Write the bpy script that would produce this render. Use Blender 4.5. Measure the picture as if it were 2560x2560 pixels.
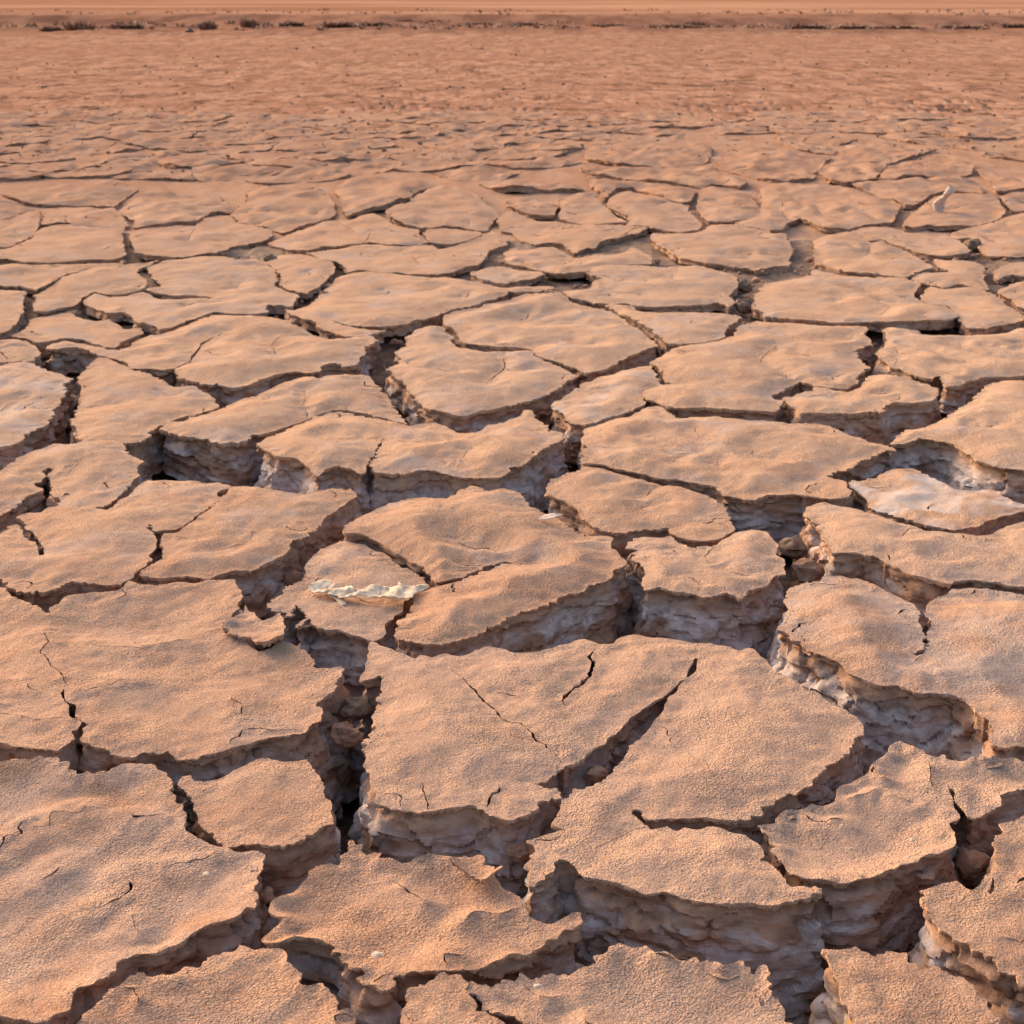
import bpy, math, random
import numpy as np
from mathutils import Vector, Matrix
from mathutils.geometry import delaunay_2d_cdt

random.seed(7)
for _o in list(bpy.data.objects): bpy.data.objects.remove(_o, do_unlink=True)
scene = bpy.context.scene
COL = scene.collection

# ---------------------------------------------------------------- camera
CAM_H, FOC, HORIZON = 1.35, 3939.0, -60.0          # metres, focal length and horizon row in survey pixels (2560 wide)
PITCH = math.atan((1280 - HORIZON) / FOC)
cd = bpy.data.cameras.new('camera'); cam = bpy.data.objects.new('camera', cd); COL.objects.link(cam)
cam.location = (0, 0, CAM_H); cam.rotation_euler = (math.pi/2 - PITCH, 0, 0)
cd.sensor_width = 36; cd.lens = 36 * FOC / 2560; cd.clip_start = .05; cd.clip_end = 5000
cd.dof.use_dof = True; cd.dof.focus_distance = 2.9; cd.dof.aperture_fstop = 13
scene.camera = cam

# ---------------------------------------------------------------- sky and sun: low warm evening sun ahead to the left
SUN_EL, SUN_AZ = math.radians(17), math.radians(-40)
w = bpy.data.worlds.new('World'); scene.world = w; w.use_nodes = True
wn = w.node_tree; bg = wn.nodes['Background']
sky = wn.nodes.new('ShaderNodeTexSky'); sky.sky_type = 'NISHITA'; sky.sun_disc = False
sky.sun_elevation = SUN_EL; sky.sun_rotation = SUN_AZ; sky.air_density = 1.0; sky.dust_density = 6; sky.ozone_density = 1.0
wn.links.new(sky.outputs[0], bg.inputs[0]); bg.inputs[1].default_value = .15
sd = bpy.data.lights.new('sun', 'SUN'); sd.energy = .72; sd.angle = math.radians(26); sd.color = (1, .76, .54)
sun = bpy.data.objects.new('sun', sd); COL.objects.link(sun)
to_sun = Vector((math.sin(SUN_AZ)*math.cos(SUN_EL), math.cos(SUN_AZ)*math.cos(SUN_EL), math.sin(SUN_EL)))
sun.rotation_euler = to_sun.to_track_quat('Z', 'Y').to_euler(); sun.location = to_sun*50
vs = scene.view_settings; vs.view_transform = 'Standard'; vs.look = 'None'; vs.gamma = 1; vs.use_curve_mapping = False
vs.exposure = 1.67

# ---------------------------------------------------------------- noise
def _h(ix, iy, iz, s):
    h = (ix.astype(np.int64)*374761393 + iy.astype(np.int64)*668265263 + iz.astype(np.int64)*2147483647 + s*1274126177) & 0xffffffff
    h = ((h ^ (h >> 13))*1274126177) & 0xffffffff
    h = ((h ^ (h >> 15))*2246822519) & 0xffffffff
    return ((h ^ (h >> 16)) & 0xffffff)/16777215.0
def vn(x, y, z=None, s=0):
    if z is None: z = np.zeros_like(x)
    x0, y0, z0 = np.floor(x), np.floor(y), np.floor(z)
    fx, fy, fz = x-x0, y-y0, z-z0
    ux, uy, uz = [f*f*f*(f*(f*6-15)+10) for f in (fx, fy, fz)]
    r = 0
    for a in (0, 1):
        for b in (0, 1):
            for c in (0, 1):
                r = r + _h(x0+a, y0+b, z0+c, s)*(ux if a else 1-ux)*(uy if b else 1-uy)*(uz if c else 1-uz)
    return r*2-1
def fbm(x, y, z=None, s=0, o=3):
    t = 0; a = 1.; n = 0; f = 1.
    for i in range(o):
        t = t + a*vn(x*f, y*f, None if z is None else z*f, s+i*17); n += a; a *= .5; f *= 2.03
    return t/n*1.5
def worley(x, y, z, s=0):
    x0, y0, z0 = np.floor(x), np.floor(y), np.floor(z)
    f1 = np.full(x.shape, 9.); f2 = np.full(x.shape, 9.); cid = np.zeros(x.shape)
    for a in (-1, 0, 1):
        for b in (-1, 0, 1):
            for c in (-1, 0, 1):
                X, Y, Z = x0+a, y0+b, z0+c
                d = (X+_h(X, Y, Z, s)-x)**2+(Y+_h(X, Y, Z, s+1)-y)**2+(Z+_h(X, Y, Z, s+2)-z)**2
                near = d < f1
                f2 = np.where(near, f1, np.minimum(f2, d)); cid = np.where(near, _h(X, Y, Z, s+3), cid); f1 = np.where(near, d, f1)
    return np.sqrt(f1), np.sqrt(f2), cid
def sm(t): t = np.clip(t, 0, 1); return t*t*(3-2*t)

# ---------------------------------------------------------------- survey pixel -> ground
def at(px, py, z=0.):
    px = np.asarray(px, float); py = np.asarray(py, float)
    u = (px-1280)/FOC; v = -(py-1280)/FOC
    cp, sp = math.cos(PITCH), math.sin(PITCH)
    dx, dy, dz = u, v*sp+cp, v*cp-sp
    t = (z-CAM_H)/dz
    return dx*t, dy*t
def terrain(x, y):                                  # gentle swell of the whole flat
    return .014*fbm(x/.7, y/.7, s=5, o=2)
def floor_z(y):                                     # how deep the cracks reach
    return -.24 + .205*sm((y-2.9)/5.0) + .022*sm((y-9)/4)

# ---------------------------------------------------------------- object helpers
def tag(o, label=None, cat=None, group=None, kind=None):
    if label: o['label'] = label
    if cat: o['category'] = cat
    if group: o['group'] = group
    if kind: o['kind'] = kind
    return o
def empty(name, loc):
    o = bpy.data.objects.new(name, None); o.empty_display_size = .05; o.location = loc; COL.objects.link(o); return o
def mesh_obj(name, V, faces, mat, parent=None, origin=(0, 0, 0), smooth=True, sharp=None, attr=None):
    """faces: list of int arrays (n,3) or (n,4)"""
    me = bpy.data.meshes.new(name)
    V = np.asarray(V, np.float64) - np.asarray(origin)
    me.vertices.add(len(V)); me.vertices.foreach_set('co', V.astype(np.float32).ravel())
    fl = [np.asarray(f, np.int32) for f in faces if len(f)]
    loops = np.concatenate([f.ravel() for f in fl])
    sizes = np.concatenate([np.full(len(f), f.shape[1], np.int32) for f in fl])
    me.loops.add(len(loops)); me.loops.foreach_set('vertex_index', loops)
    me.polygons.add(len(sizes)); st = np.concatenate([[0], np.cumsum(sizes)[:-1]]).astype(np.int32)
    me.polygons.foreach_set('loop_start', st); me.polygons.foreach_set('loop_total', sizes)
    me.update(calc_edges=True); me.validate()
    me.polygons.foreach_set('use_smooth', np.full(len(me.polygons), smooth))
    if attr is not None and len(attr) == len(me.vertices):
        a = me.attributes.new('lay', 'FLOAT', 'POINT'); a.data.foreach_set('value', np.asarray(attr, np.float32))
    if sharp: me.set_sharp_from_angle(angle=math.radians(sharp))
    for m in (mat if isinstance(mat, (list, tuple)) else [mat]): me.materials.append(m)
    o = bpy.data.objects.new(name, me); COL.objects.link(o); o.color = (0, 0, 0, 0)
    if parent is not None: o.parent = parent
    else: o.location = origin
    return o

# ---------------------------------------------------------------- materials
class N:
    def __init__(self, name):
        self.m = bpy.data.materials.new(name); self.m.use_nodes = True; self.t = self.m.node_tree
        self.b = self.t.nodes['Principled BSDF']
        g = self.t.nodes.new('ShaderNodeNewGeometry'); self.pos = g.outputs['Position']
    def new(self, k, **kw):
        n = self.t.nodes.new(k)
        for a, v in kw.items(): setattr(n, a, v)
        return n
    def put(self, sock, v):
        if hasattr(v, 'links'): self.t.links.new(v, sock)
        else: sock.default_value = v
    def noise(self, scale, detail=3, rough=.55, vec=None, dist=0.):
        n = self.new('ShaderNodeTexNoise'); n.inputs['Scale'].default_value = scale; n.inputs['Detail'].default_value = detail
        n.inputs['Roughness'].default_value = rough; n.inputs['Distortion'].default_value = dist
        self.put(n.inputs['Vector'], vec or self.pos); return n.outputs[0]
    def voro(self, scale, feature='F1', vec=None):
        n = self.new('ShaderNodeTexVoronoi', feature=feature); n.inputs['Scale'].default_value = scale
        self.put(n.inputs['Vector'], vec or self.pos); return n.outputs['Distance']
    def scale(self, v):
        n = self.new('ShaderNodeVectorMath', operation='MULTIPLY'); self.put(n.inputs[0], self.pos); n.inputs[1].default_value = v
        return n.outputs[0]
    def math(self, op, a, b=0., clamp=False):
        n = self.new('ShaderNodeMath', operation=op, use_clamp=clamp); self.put(n.inputs[0], a); self.put(n.inputs[1], b); return n.outputs[0]
    def rng(self, v, a, b, c=0., d=1.):
        n = self.new('ShaderNodeMapRange', interpolation_type='SMOOTHSTEP'); self.put(n.inputs[0], v)
        for i, q in enumerate((a, b, c, d)): n.inputs[1+i].default_value = q
        return n.outputs[0]
    def mix(self, f, a, b, mode='MIX'):
        n = self.new('ShaderNodeMix', data_type='RGBA', blend_type=mode)
        self.put(n.inputs[0], f); self.put(n.inputs[6], a if hasattr(a, 'links') else (*a, 1)); self.put(n.inputs[7], b if hasattr(b, 'links') else (*b, 1))
        return n.outputs[2]
    def ocol(self):                                  # per-object mineral marks: red salt, green pale clay, blue grey silt; alpha yellow patches
        n = self.new('ShaderNodeObjectInfo'); s = self.new('ShaderNodeSeparateColor'); self.t.links.new(n.outputs['Color'], s.inputs[0])
        return s.outputs[0], s.outputs[1], s.outputs[2], n.outputs['Alpha']
    def bump(self, h, strength, dist, prev=None):
        n = self.new('ShaderNodeBump'); n.inputs['Strength'].default_value = strength; n.inputs['Distance'].default_value = dist
        self.put(n.inputs['Height'], h)
        if prev: self.put(n.inputs['Normal'], prev)
        return n.outputs[0]
    def done(self, col, rough=.92, normal=None, spec=.15):
        self.put(self.b.inputs['Base Color'], col); self.b.inputs['Roughness'].default_value = rough
        self.b.inputs['Specular IOR Level'].default_value = spec
        if normal: self.put(self.b.inputs['Normal'], normal)
        return self.m

def mat_crust():
    n = N('dried_mud_crust'); salt, pale, grey, yel = n.ocol()
    sp = n.new('ShaderNodeSeparateXYZ'); n.put(sp.inputs[0], n.pos)
    rd = n.new('ShaderNodeObjectInfo').outputs['Random']
    c = n.mix(n.rng(n.noise(9, 5, .6), .36, .66), (.345, .178, .111), (.462, .256, .160))
    c = n.mix(n.rng(n.noise(3.1, 4), .46, .70, 0, .75), c, (.350, .218, .166))
    c = n.mix(n.rng(n.noise(38, 3, .6), .52, .70, 0, .35), c, (.285, .168, .118))
    # each plate dried a little differently
    c = n.mix(n.rng(rd, 0., .45, .55, 0), c, (.410, .268, .200))
    c = n.mix(n.rng(rd, .6, 1., 0, .32), c, (.350, .176, .106))
    c = n.mix(n.math('MULTIPLY', grey, n.rng(n.noise(5, 3), .35, .6)), c, (.36, .275, .240))
    # pale dust over the plates of the middle ground
    md = n.math('MULTIPLY', n.rng(sp.outputs[1], 2.7, 5.0), n.rng(n.noise(7, 4), .3, .62, .35, .8))
    c = n.mix(md, c, (.505, .312, .203))
    lil = n.math('MULTIPLY', n.rng(sp.outputs[1], 2.4, 4.5), n.rng(n.noise(4.3, 5, .6, dist=.5), .50, .66, 0, .7))
    c = n.mix(lil, c, (.395, .292, .248))
    # redder, rougher soil farther out
    far = n.rng(sp.outputs[1], 6.5, 12); fp = n.scale((1, .35, 1))
    c = n.mix(n.math('MULTIPLY', far, n.rng(n.noise(5, 5, .7, fp), .36, .62, .45, 1.)), c, (.345, .172, .108))
    # grain of sand and silt, shade painted into its hollows; small pits
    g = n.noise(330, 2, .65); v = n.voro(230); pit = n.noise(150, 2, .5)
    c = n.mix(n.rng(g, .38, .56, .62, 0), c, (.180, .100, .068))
    c = n.mix(n.rng(n.noise(560, 1), .57, .68, 0, .75), c, (.66, .43, .27))
    c = n.mix(n.math('MULTIPLY', salt, n.rng(n.noise(6.5, 4, dist=.6), .44, .66)), c, (.48, .395, .355))
    worn = n.rng(n.noise(6, 4, .6), .40, .62, .25, 1.)       # wind-worn smooth patches among the grainy ones
    b = n.bump(n.noise(26, 3, .5), .22, .010)
    b = n.bump(n.math('MULTIPLY', n.rng(pit, .34, .50), worn), .6, .0030, b)
    b = n.bump(n.math('MULTIPLY', v, worn), .6, .0034, b)
    b = n.bump(g, .75, .0022, b)
    return n.done(c, 1, b, 0)
def mat_clay():
    n = N('raw_clay'); salt, pale, grey, yel = n.ocol()
    la = n.new('ShaderNodeAttribute', attribute_name='lay').outputs['Fac']
    st = n.noise(6, 4, .55, n.scale((1, 1, 2.6)), .5)
    c = n.mix(n.rng(n.noise(24, 4, .6, n.scale((1, 1, 2))), .35, .65), (.225, .120, .077), (.365, .208, .135))
    thr = n.math('ADD', st, n.math('MULTIPLY', pale, .10))
    greym = n.math('MULTIPLY', n.rng(thr, .44, .58), n.rng(la, .08, .34))
    gcol = n.mix(n.rng(n.noise(40, 4, .6), .35, .7), (.330, .242, .210), (.500, .415, .385))
    c = n.mix(greym, c, gcol)
    c = n.mix(n.math('MULTIPLY', yel, n.rng(n.noise(18, 4), .46, .60)), c, (.40, .22, .05))  # yellow in noisy patches over the clay
    b = n.bump(n.noise(9, 4, .6, n.scale((1, 1, 11)), .3), .55, .008)
    b = n.bump(n.noise(34, 5, .6, n.scale((1, 1, 1.8))), .5, .010, b)
    b = n.bump(n.noise(260, 3, .65), .5, .0022, b)
    return n.done(c, .95, b, .1)
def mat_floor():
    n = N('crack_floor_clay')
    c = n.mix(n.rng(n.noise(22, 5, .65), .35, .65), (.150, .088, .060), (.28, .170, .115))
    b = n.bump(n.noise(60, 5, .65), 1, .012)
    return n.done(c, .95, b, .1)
def mat_flat():
    n = N('far_mud_flat')
    p = n.scale((1, .35, 1)); sp = n.new('ShaderNodeSeparateXYZ'); n.put(sp.inputs[0], n.pos)
    c = n.mix(n.rng(n.noise(2.6, 6, .75, p), .38, .62), (.240, .116, .072), (.405, .212, .134))
    c = n.mix(n.rng(n.noise(.22, 4, .6, n.scale((.35, 1, 1))), .42, .62, 0, .6), c, (.290, .140, .088))
    c = n.mix(n.rng(n.noise(6, 5, .8, p), .55, .66, 0, .7), c, (.140, .072, .048))
    c = n.mix(n.rng(n.noise(4, 5, .8, n.scale((.6, .35, 1))), .56, .68, 0, .6), c, (.50, .28, .175))
    c = n.mix(n.rng(n.noise(7, 4, .7, n.scale((1, .2, 1))), .55, .64, 0, .65), c, (.165, .084, .056))
    c = n.mix(n.rng(n.noise(5, 4, .7, n.scale((1, .2, 1))), .57, .66, 0, .6), c, (.50, .285, .18))
    # the finest, farthest cracks
    wp = n.new('ShaderNodeVectorMath', operation='ADD'); n.put(wp.inputs[0], n.pos)
    wn_ = n.new('ShaderNodeTexNoise'); wn_.inputs['Scale'].default_value = 2.2; wn_.inputs['Detail'].default_value = 3; n.put(wn_.inputs['Vector'], n.pos); n.put(wp.inputs[1], wn_.outputs['Color'])
    wq = n.new('ShaderNodeVectorMath', operation='MULTIPLY'); n.put(wq.inputs[0], wp.outputs[0]); wq.inputs[1].default_value = (1, .5, 1)
    ed = n.voro(1.5, 'DISTANCE_TO_EDGE', wq.outputs[0])
    cm = n.math('MULTIPLY', n.rng(ed, .02, .07, 1, 0), n.rng(n.noise(.9, 4, .65), .45, .56))
    c = n.mix(n.math('MULTIPLY', cm, n.rng(sp.outputs[1], 20, 34, .85, .3)), c, (.105, .052, .034))
    # darker soil on the low bank, bare sand beyond it
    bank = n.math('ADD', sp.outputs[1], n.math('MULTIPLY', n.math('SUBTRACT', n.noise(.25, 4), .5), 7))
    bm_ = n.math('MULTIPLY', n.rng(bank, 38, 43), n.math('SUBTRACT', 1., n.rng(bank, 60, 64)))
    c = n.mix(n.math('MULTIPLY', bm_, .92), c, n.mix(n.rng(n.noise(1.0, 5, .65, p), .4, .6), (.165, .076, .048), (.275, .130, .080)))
    c = n.mix(n.rng(bank, 60, 70), c, n.mix(n.rng(n.noise(.12, 6, .7, n.scale((.2, 1, 1))), .4, .6), (.270, .124, .070), (.410, .212, .128)))
    b = n.bump(n.noise(6, 6, .7, p), .6, .03)
    return n.done(c, 1, b, 0)
def mat_plain(name, a, b_, scale=60, rough=.8, spec=.2, bump=.4):
    n = N(name); c = n.mix(n.rng(n.noise(scale, 4), .35, .65), a, b_)
    return n.done(c, rough, n.bump(n.noise(scale*3, 4), bump, .002), spec)
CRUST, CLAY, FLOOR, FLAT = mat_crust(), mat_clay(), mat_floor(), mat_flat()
# ---------------------------------------------------------------- traced mud plates
# outline points are read in survey tiles (tile letter: x,y ...); at() turns them into ground points
TILES = {'A':(0,1760,800),'B':(600,1760,800),'C':(1200,1760,800),'D':(1760,1760,800),
         'E':(0,1160,800),'F':(600,1160,800),'G':(1200,1160,800),'H':(1760,1160,800),
         'I':(0,600,800),'J':(600,600,800),'K':(1200,600,800),'L':(1760,600,800),
         'M':(0,300,640),'N':(640,300,640),'O':(1280,300,640),'Q':(1920,300,640)}
# (label, outline, hairline cracks, options)
PLATES = [
("broad dished mud plate in the lower left corner with a white chip on it",
 "A:-150,400 0,345 90,330 180,345 340,340 400,375 455,425 495,435 560,430 640,415 740,380 850,368 940,372 960,395 1010,420 1035,470 1045,540 1085,600 1115,660 1125,700 1115,760 1145,800 1215,835 1260,858 1340,872 1420,895 1500,890 1560,900 1595,920 1570,1000 1545,1080 1525,1110 1530,1170 1525,1225 1480,1225 1400,1280 1300,1310 1190,1370 1080,1440 980,1480 880,1500 790,1520 740,1560 700,1600 640,1620 560,1670 440,1715 450,1780 430,1830 330,1870 285,1900 200,1910 100,1885 0,1870 -150,1850 -260,1100",
 ["A 14:-20,905 20,850 15,812 50,800 100,795 125,780 115,750 160,705","A 6:205,740 310,735 300,680 320,660 440,660 490,655 520,625","A 4:795,1270 815,1330 845,1375"],
 dict(bowl=.016,z=.004,grey=.35)),
("small squarish mud plate beside the deep black hole in the lower left",
 "A:1095,430 1140,435 1160,465 1190,475 1290,455 1400,415 1450,385 1530,350 1620,325 1700,340 1800,335 1870,330 B:445,400 480,445 520,480 530,510 525,560 545,600 570,680 575,740 490,765 470,790 370,830 270,875 140,868 A:1500,855 1420,865 1340,835 1290,800 1230,760 1200,720 1215,680 1200,630 1165,590 1155,540 1115,510 1080,480",
 [], dict(bowl=-.004,z=.0)),
("dished mud plate with ragged curled far rim and a pale chip, bottom centre",
 "B:670,850 735,870 760,890 850,905 870,935 960,945 1010,960 1100,930 1180,915 1260,930 1330,950 1420,985 1500,1020 1540,1065 1570,1085 1600,1120 1660,1170 1700,1220 1735,1290 1790,1310 C:350,1310 460,1320 540,1285 610,1280 615,1320 590,1355 520,1380 440,1430 350,1465 260,1500 170,1520 120,1560 0,1590 B:1300,1620 1200,1600 1130,1605 1040,1610 950,1620 915,1660 930,1690 860,1715 790,1700 720,1695 730,1650 740,1610 680,1590 620,1560 580,1520 580,1490 540,1460 460,1440 380,1430 330,1425 240,1440 180,1440 160,1430 190,1390 240,1330 270,1290 225,1280 190,1250 200,1210 280,1160 350,1120 410,1050 415,1010 450,975 530,970 590,960 630,930 665,890",
 [], dict(bowl=.016,curl=.006)),
("mud plate cut by the bottom edge of the picture, left of centre",
 "A:1430,1440 1450,1430 1490,1460 1520,1490 B:150,1490 240,1495 270,1530 280,1570 310,1580 370,1620 385,1660 385,1700 440,1700 500,1740 560,1770 565,1830 580,1860 650,1855 710,1860 700,1900 660,1932 650,2000 520,2250 A:1400,2400 500,2300 400,2050 480,1932 510,1900 570,1850 600,1790 680,1750 740,1720 800,1660 870,1630 1000,1640 1080,1625 1120,1600 1190,1590 1230,1530 1320,1490 1400,1465",
 [], dict(bowl=.012,curl=.005)),
("narrow wedge of mud plate at the bottom edge just right of centre",
 "B:1290,1635 1310,1650 1330,1700 1340,1750 1370,1790 1400,1830 1410,1865 1480,1860 1560,1900 1620,1935 1650,2000 1500,2250 1050,2200 1000,1950 1030,1900 1020,1830 1030,1760 1060,1710 1110,1700 1180,1670 1210,1640",
 [], dict(bowl=-.006)),
("wide mud plate with saw-toothed far edge and a pale chip at the bottom edge",
 "B:1400,1695 1430,1715 1520,1715 C:170,1680 220,1690 250,1660 330,1670 390,1650 470,1630 550,1630 590,1600 650,1585 715,1565 725,1525 780,1505 790,1480 840,1450 900,1470 1020,1470 1060,1500 1120,1510 1170,1545 1230,1580 1260,1590 1300,1555 1350,1580 1410,1575 1490,1600 1560,1575 1620,1600 1640,1630 1690,1605 1740,1640 1760,1680 1770,1750 1800,1800 1840,1870 1890,1932 1950,2050 1900,2300 250,2300 B:1680,1960 1560,1875 1480,1835 1460,1800 1430,1770 1395,1740",
 [], dict(bowl=.014,curl=.006)),
("tilted mud plate with yellow-patched left flank at the bottom right edge",
 "D:730,1490 800,1490 860,1480 910,1468 970,1490 1000,1515 1040,1520 1100,1478 1160,1500 1210,1510 1250,1550 1300,1590 1340,1600 1380,1570 1430,1600 1470,1640 1560,1660 1620,1720 1660,1770 1700,1790 1690,1830 1740,1870 1800,1932 1900,2050 1800,2300 1000,2300 910,1932 870,1840 830,1760 800,1680 760,1600 740,1530",
 [], dict(bowl=.006,yellow=1,lean=.3)),
("large mud plate with thick banded flank cut by the right edge, lower right",
 "D:1932,685 1870,710 1770,760 1750,800 1760,880 1775,950 1780,1000 1710,1050 1690,1090 1620,1125 1570,1110 1520,1075 1460,1080 1400,1110 1300,1125 1330,1150 1300,1200 1320,1260 1380,1320 1450,1370 1560,1440 1680,1500 1800,1590 1932,1680 2150,1850 2300,1500 2200,800 2050,680",
 [], dict(bowl=.008,z=.010)),
("bowl-shaped mud plate with two short dark cracks near its far right corner",
 "D:1110,280 1130,245 1185,225 1240,250 1290,280 1360,310 1450,310 1490,325 1560,350 1640,340 1740,375 1800,345 1870,340 1932,370 2050,420 2100,520 1990,540 1932,530 1860,565 1790,575 1800,630 1720,655 1640,690 1600,685 1578,668 1540,610 1515,570 1495,520 1505,585 1530,640 1560,690 1485,735 1500,790 1500,840 1480,880 1410,910 1310,940 1300,955 1200,970 1100,1010 1000,1050 900,1075 800,1065 700,1050 600,1045 530,1020 500,990 480,950 420,900 410,870 430,850 400,820 400,785 320,735 370,720 420,710 430,680 480,655 560,640 640,605 690,610 760,590 790,570 810,520 870,490 960,440 1030,380 1080,320",
 ["D 10:1362,345 1365,430 1375,490 1410,530"], dict(bowl=.020,curl=.006)),
("largest central mud plate, split by a long grey-walled crack from its middle",
 "F:800,1085 835,1110 900,1120 1000,1160 1060,1180 1090,1155 1160,1175 1250,1150 1320,1160 1400,1140 1480,1110 G:60,1105 150,1115 220,1135 330,1130 420,1110 520,1080 560,1050 620,1050 720,1085 800,1080 870,1035 950,1020 1050,1030 1180,1050 1300,1070 1400,1075 1500,1090 1560,1120 1630,1095 1660,1110 1730,1160 1780,1220 1840,1250 1880,1290 H:590,1310 630,1360 670,1350 720,1400 790,1440 860,1465 920,1510 950,1560 940,1620 910,1650 890,1680 840,1740 760,1790 690,1840 660,1900 D:650,480 600,510 560,540 510,535 450,580 370,630 310,665 270,690 200,695 C:1540,700 1400,698 1300,700 1200,703 1120,705 1060,718 1010,712 975,690 940,650 965,695 1000,730 1040,750 1080,747 1130,734 1190,760 1230,737 1310,754 1380,744 1460,752 1540,772 1620,785 1660,820 1690,850 1690,910 1680,950 1740,960 1790,990 1830,1030 D:490,1045 520,1080 600,1100 680,1105 745,1125 700,1150 600,1180 530,1210 440,1220 330,1230 220,1225 100,1215 0,1205 C:1300,1195 1220,1175 1100,1145 1000,1150 910,1120 840,1095 740,1080 640,1070 590,1040 560,1000 520,960 480,950 460,975 470,1000 440,1040 390,1080 300,1120 295,1050 310,960 310,880 300,840 380,800 470,775 540,772 470,750 445,730 480,690 500,640 505,600 530,560 560,545 640,510 720,470 780,410 850,330 880,270 960,210 1030,120 G:1110,1460 1160,1400 1210,1330 1260,1280 1290,1230 1305,1165 1285,1210 1240,1290 1200,1310 1140,1365 1050,1430 960,1500 850,1600 760,1690 680,1745 600,1800 550,1820 C:470,420 440,450 330,490 400,520 500,545 495,580 440,575 400,590 360,600 330,640 290,680 200,708 110,705 60,690 B:1480,675 1410,630 1350,640 1240,650 1130,665 1090,670 1030,660 960,655 900,640 800,625 820,590 810,540 800,480 795,430 770,370 740,290 750,250 800,205 810,190 830,130 810,60 F:820,1449 840,1400 850,1350 865,1300 840,1285 800,1300 740,1320 740,1300 770,1240 780,1170 795,1120",
 ["F 16:1270,1240 1330,1290 1400,1350 1440,1410 1490,1450 1540,1490 1580,1540 1640,1565 1700,1570 1760,1620 1780,1660 1850,1710 1925,1775 1965,1810","G 30:695,1110 660,1150 690,1200 660,1270 590,1340 510,1400 500,1430 530,1470","B 12:1100,480 1105,540 1130,590 1122,655","C 6:1005,738 900,780 800,830 700,885"],
 dict(bowl=-.022,bl=.12,z=.008,pale=.8)),
("very large smooth mud plate at the left edge with a shallow arc crack",
 "E:-150,760 0,740 60,790 150,825 210,860 250,885 300,890 330,850 390,800 460,785 600,780 720,770 780,715 830,725 950,735 1080,725 1200,730 1250,715 1350,715 1420,715 1430,760 1465,810 1440,860 1455,890 1400,920 1370,975 1400,1045 1480,1090 1560,1140 1650,1130 1700,1090 1830,1140 1900,1200 F:440,1230 470,1245 560,1240 620,1235 630,1260 590,1310 560,1360 520,1400 480,1460 510,1500 490,1560 430,1600 400,1630 300,1645 160,1665 80,1690 0,1710 E:1400,1725 1260,1760 1180,1775 1100,1775 1000,1745 900,1750 790,1765 700,1755 620,1710 540,1685 500,1670 505,1620 490,1590 545,1560 530,1550 490,1535 465,1510 465,1450 430,1440 405,1430 388,1380 385,1345 372,1370 375,1420 405,1450 415,1530 450,1540 480,1545 470,1590 435,1600 440,1650 430,1680 380,1695 330,1710 250,1700 150,1690 50,1685 0,1680 -150,1670 -250,1300",
 ["E 10:380,1335 405,1320 370,1260 310,1210 270,1150 250,1120 290,1060 250,1000","E 8:-30,1485 100,1505 220,1530 400,1525","E 4:540,1080 620,1100 720,1100 830,1110 950,1090 1090,1070"],
 dict(bowl=.018,bl=.10,z=.006)),
("mud plate at the left edge with a black hole and jagged side cracks",
 "E:-100,100 0,55 60,10 150,-40 250,-85 330,-115 420,-112 560,-130 660,-138 740,-115 760,-70 830,-22 880,-5 830,18 820,50 840,70 810,100 780,140 740,190 680,230 625,262 545,258 640,275 690,243 760,198 820,140 860,112 885,98 990,100 1100,110 1220,113 1330,112 1390,138 1320,153 1315,180 1330,205 1270,255 1200,300 1140,350 1060,385 960,395 925,380 900,362 890,380 925,430 935,480 905,545 930,570 880,600 820,640 770,690 730,722 640,720 530,712 420,710 370,720 310,750 270,765 225,755 190,775 110,755 60,730 0,700 -120,650 -150,480 0,420 60,380 100,365 130,400 170,450 230,500 240,545 265,540 260,470 190,420 160,370 110,330 130,312 200,300 260,290 330,255 360,230 410,185 350,205 315,190 320,150 290,130 300,60 295,30 275,60 262,110 215,125 265,165 210,180 140,220 60,280 0,315 -100,360",
 ["E 4:470,5 430,45 380,85"], dict(bowl=-.012)),
("mud plate right of the S-shaped crack with a tiny white speck",
 "E:1405,145 1530,140 1640,160 1750,180 1830,185 1900,165 F:480,160 560,145 620,150 690,160 715,190 650,220 590,270 510,310 450,390 410,430 350,450 300,490 260,550 180,580 110,620 60,650 50,640 E:1490,640 1420,640 1340,665 1260,690 1180,685 1080,680 960,690 860,680 840,670 900,620 960,580 985,510 975,470 990,430 1080,415 1160,360 1220,310 1280,260 1320,215 1360,190 1390,160",
 ["E 5:1310,525 1400,500 1480,475 1520,440 1520,410"], dict(bowl=-.014)),
("mud plate lying under the crumpled pale leaf strip",
 "F:600,455 690,465 760,480 830,520 900,560 960,600 1030,640 1100,680 1130,720 1140,740 1100,770 1020,820 980,830 970,900 940,940 880,970 880,1030 860,1050 800,1075 700,1045 620,1015 520,1000 450,980 420,940 360,980 400,930 385,880 340,865 300,920 260,900 200,890 170,870 200,820 270,760 370,720 420,690 390,640 400,610 440,560 500,510 560,480",
 [], dict(bowl=-.012,pale=1)),
("domed mud plate with the fallen pale leaf on its right rim",
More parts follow.
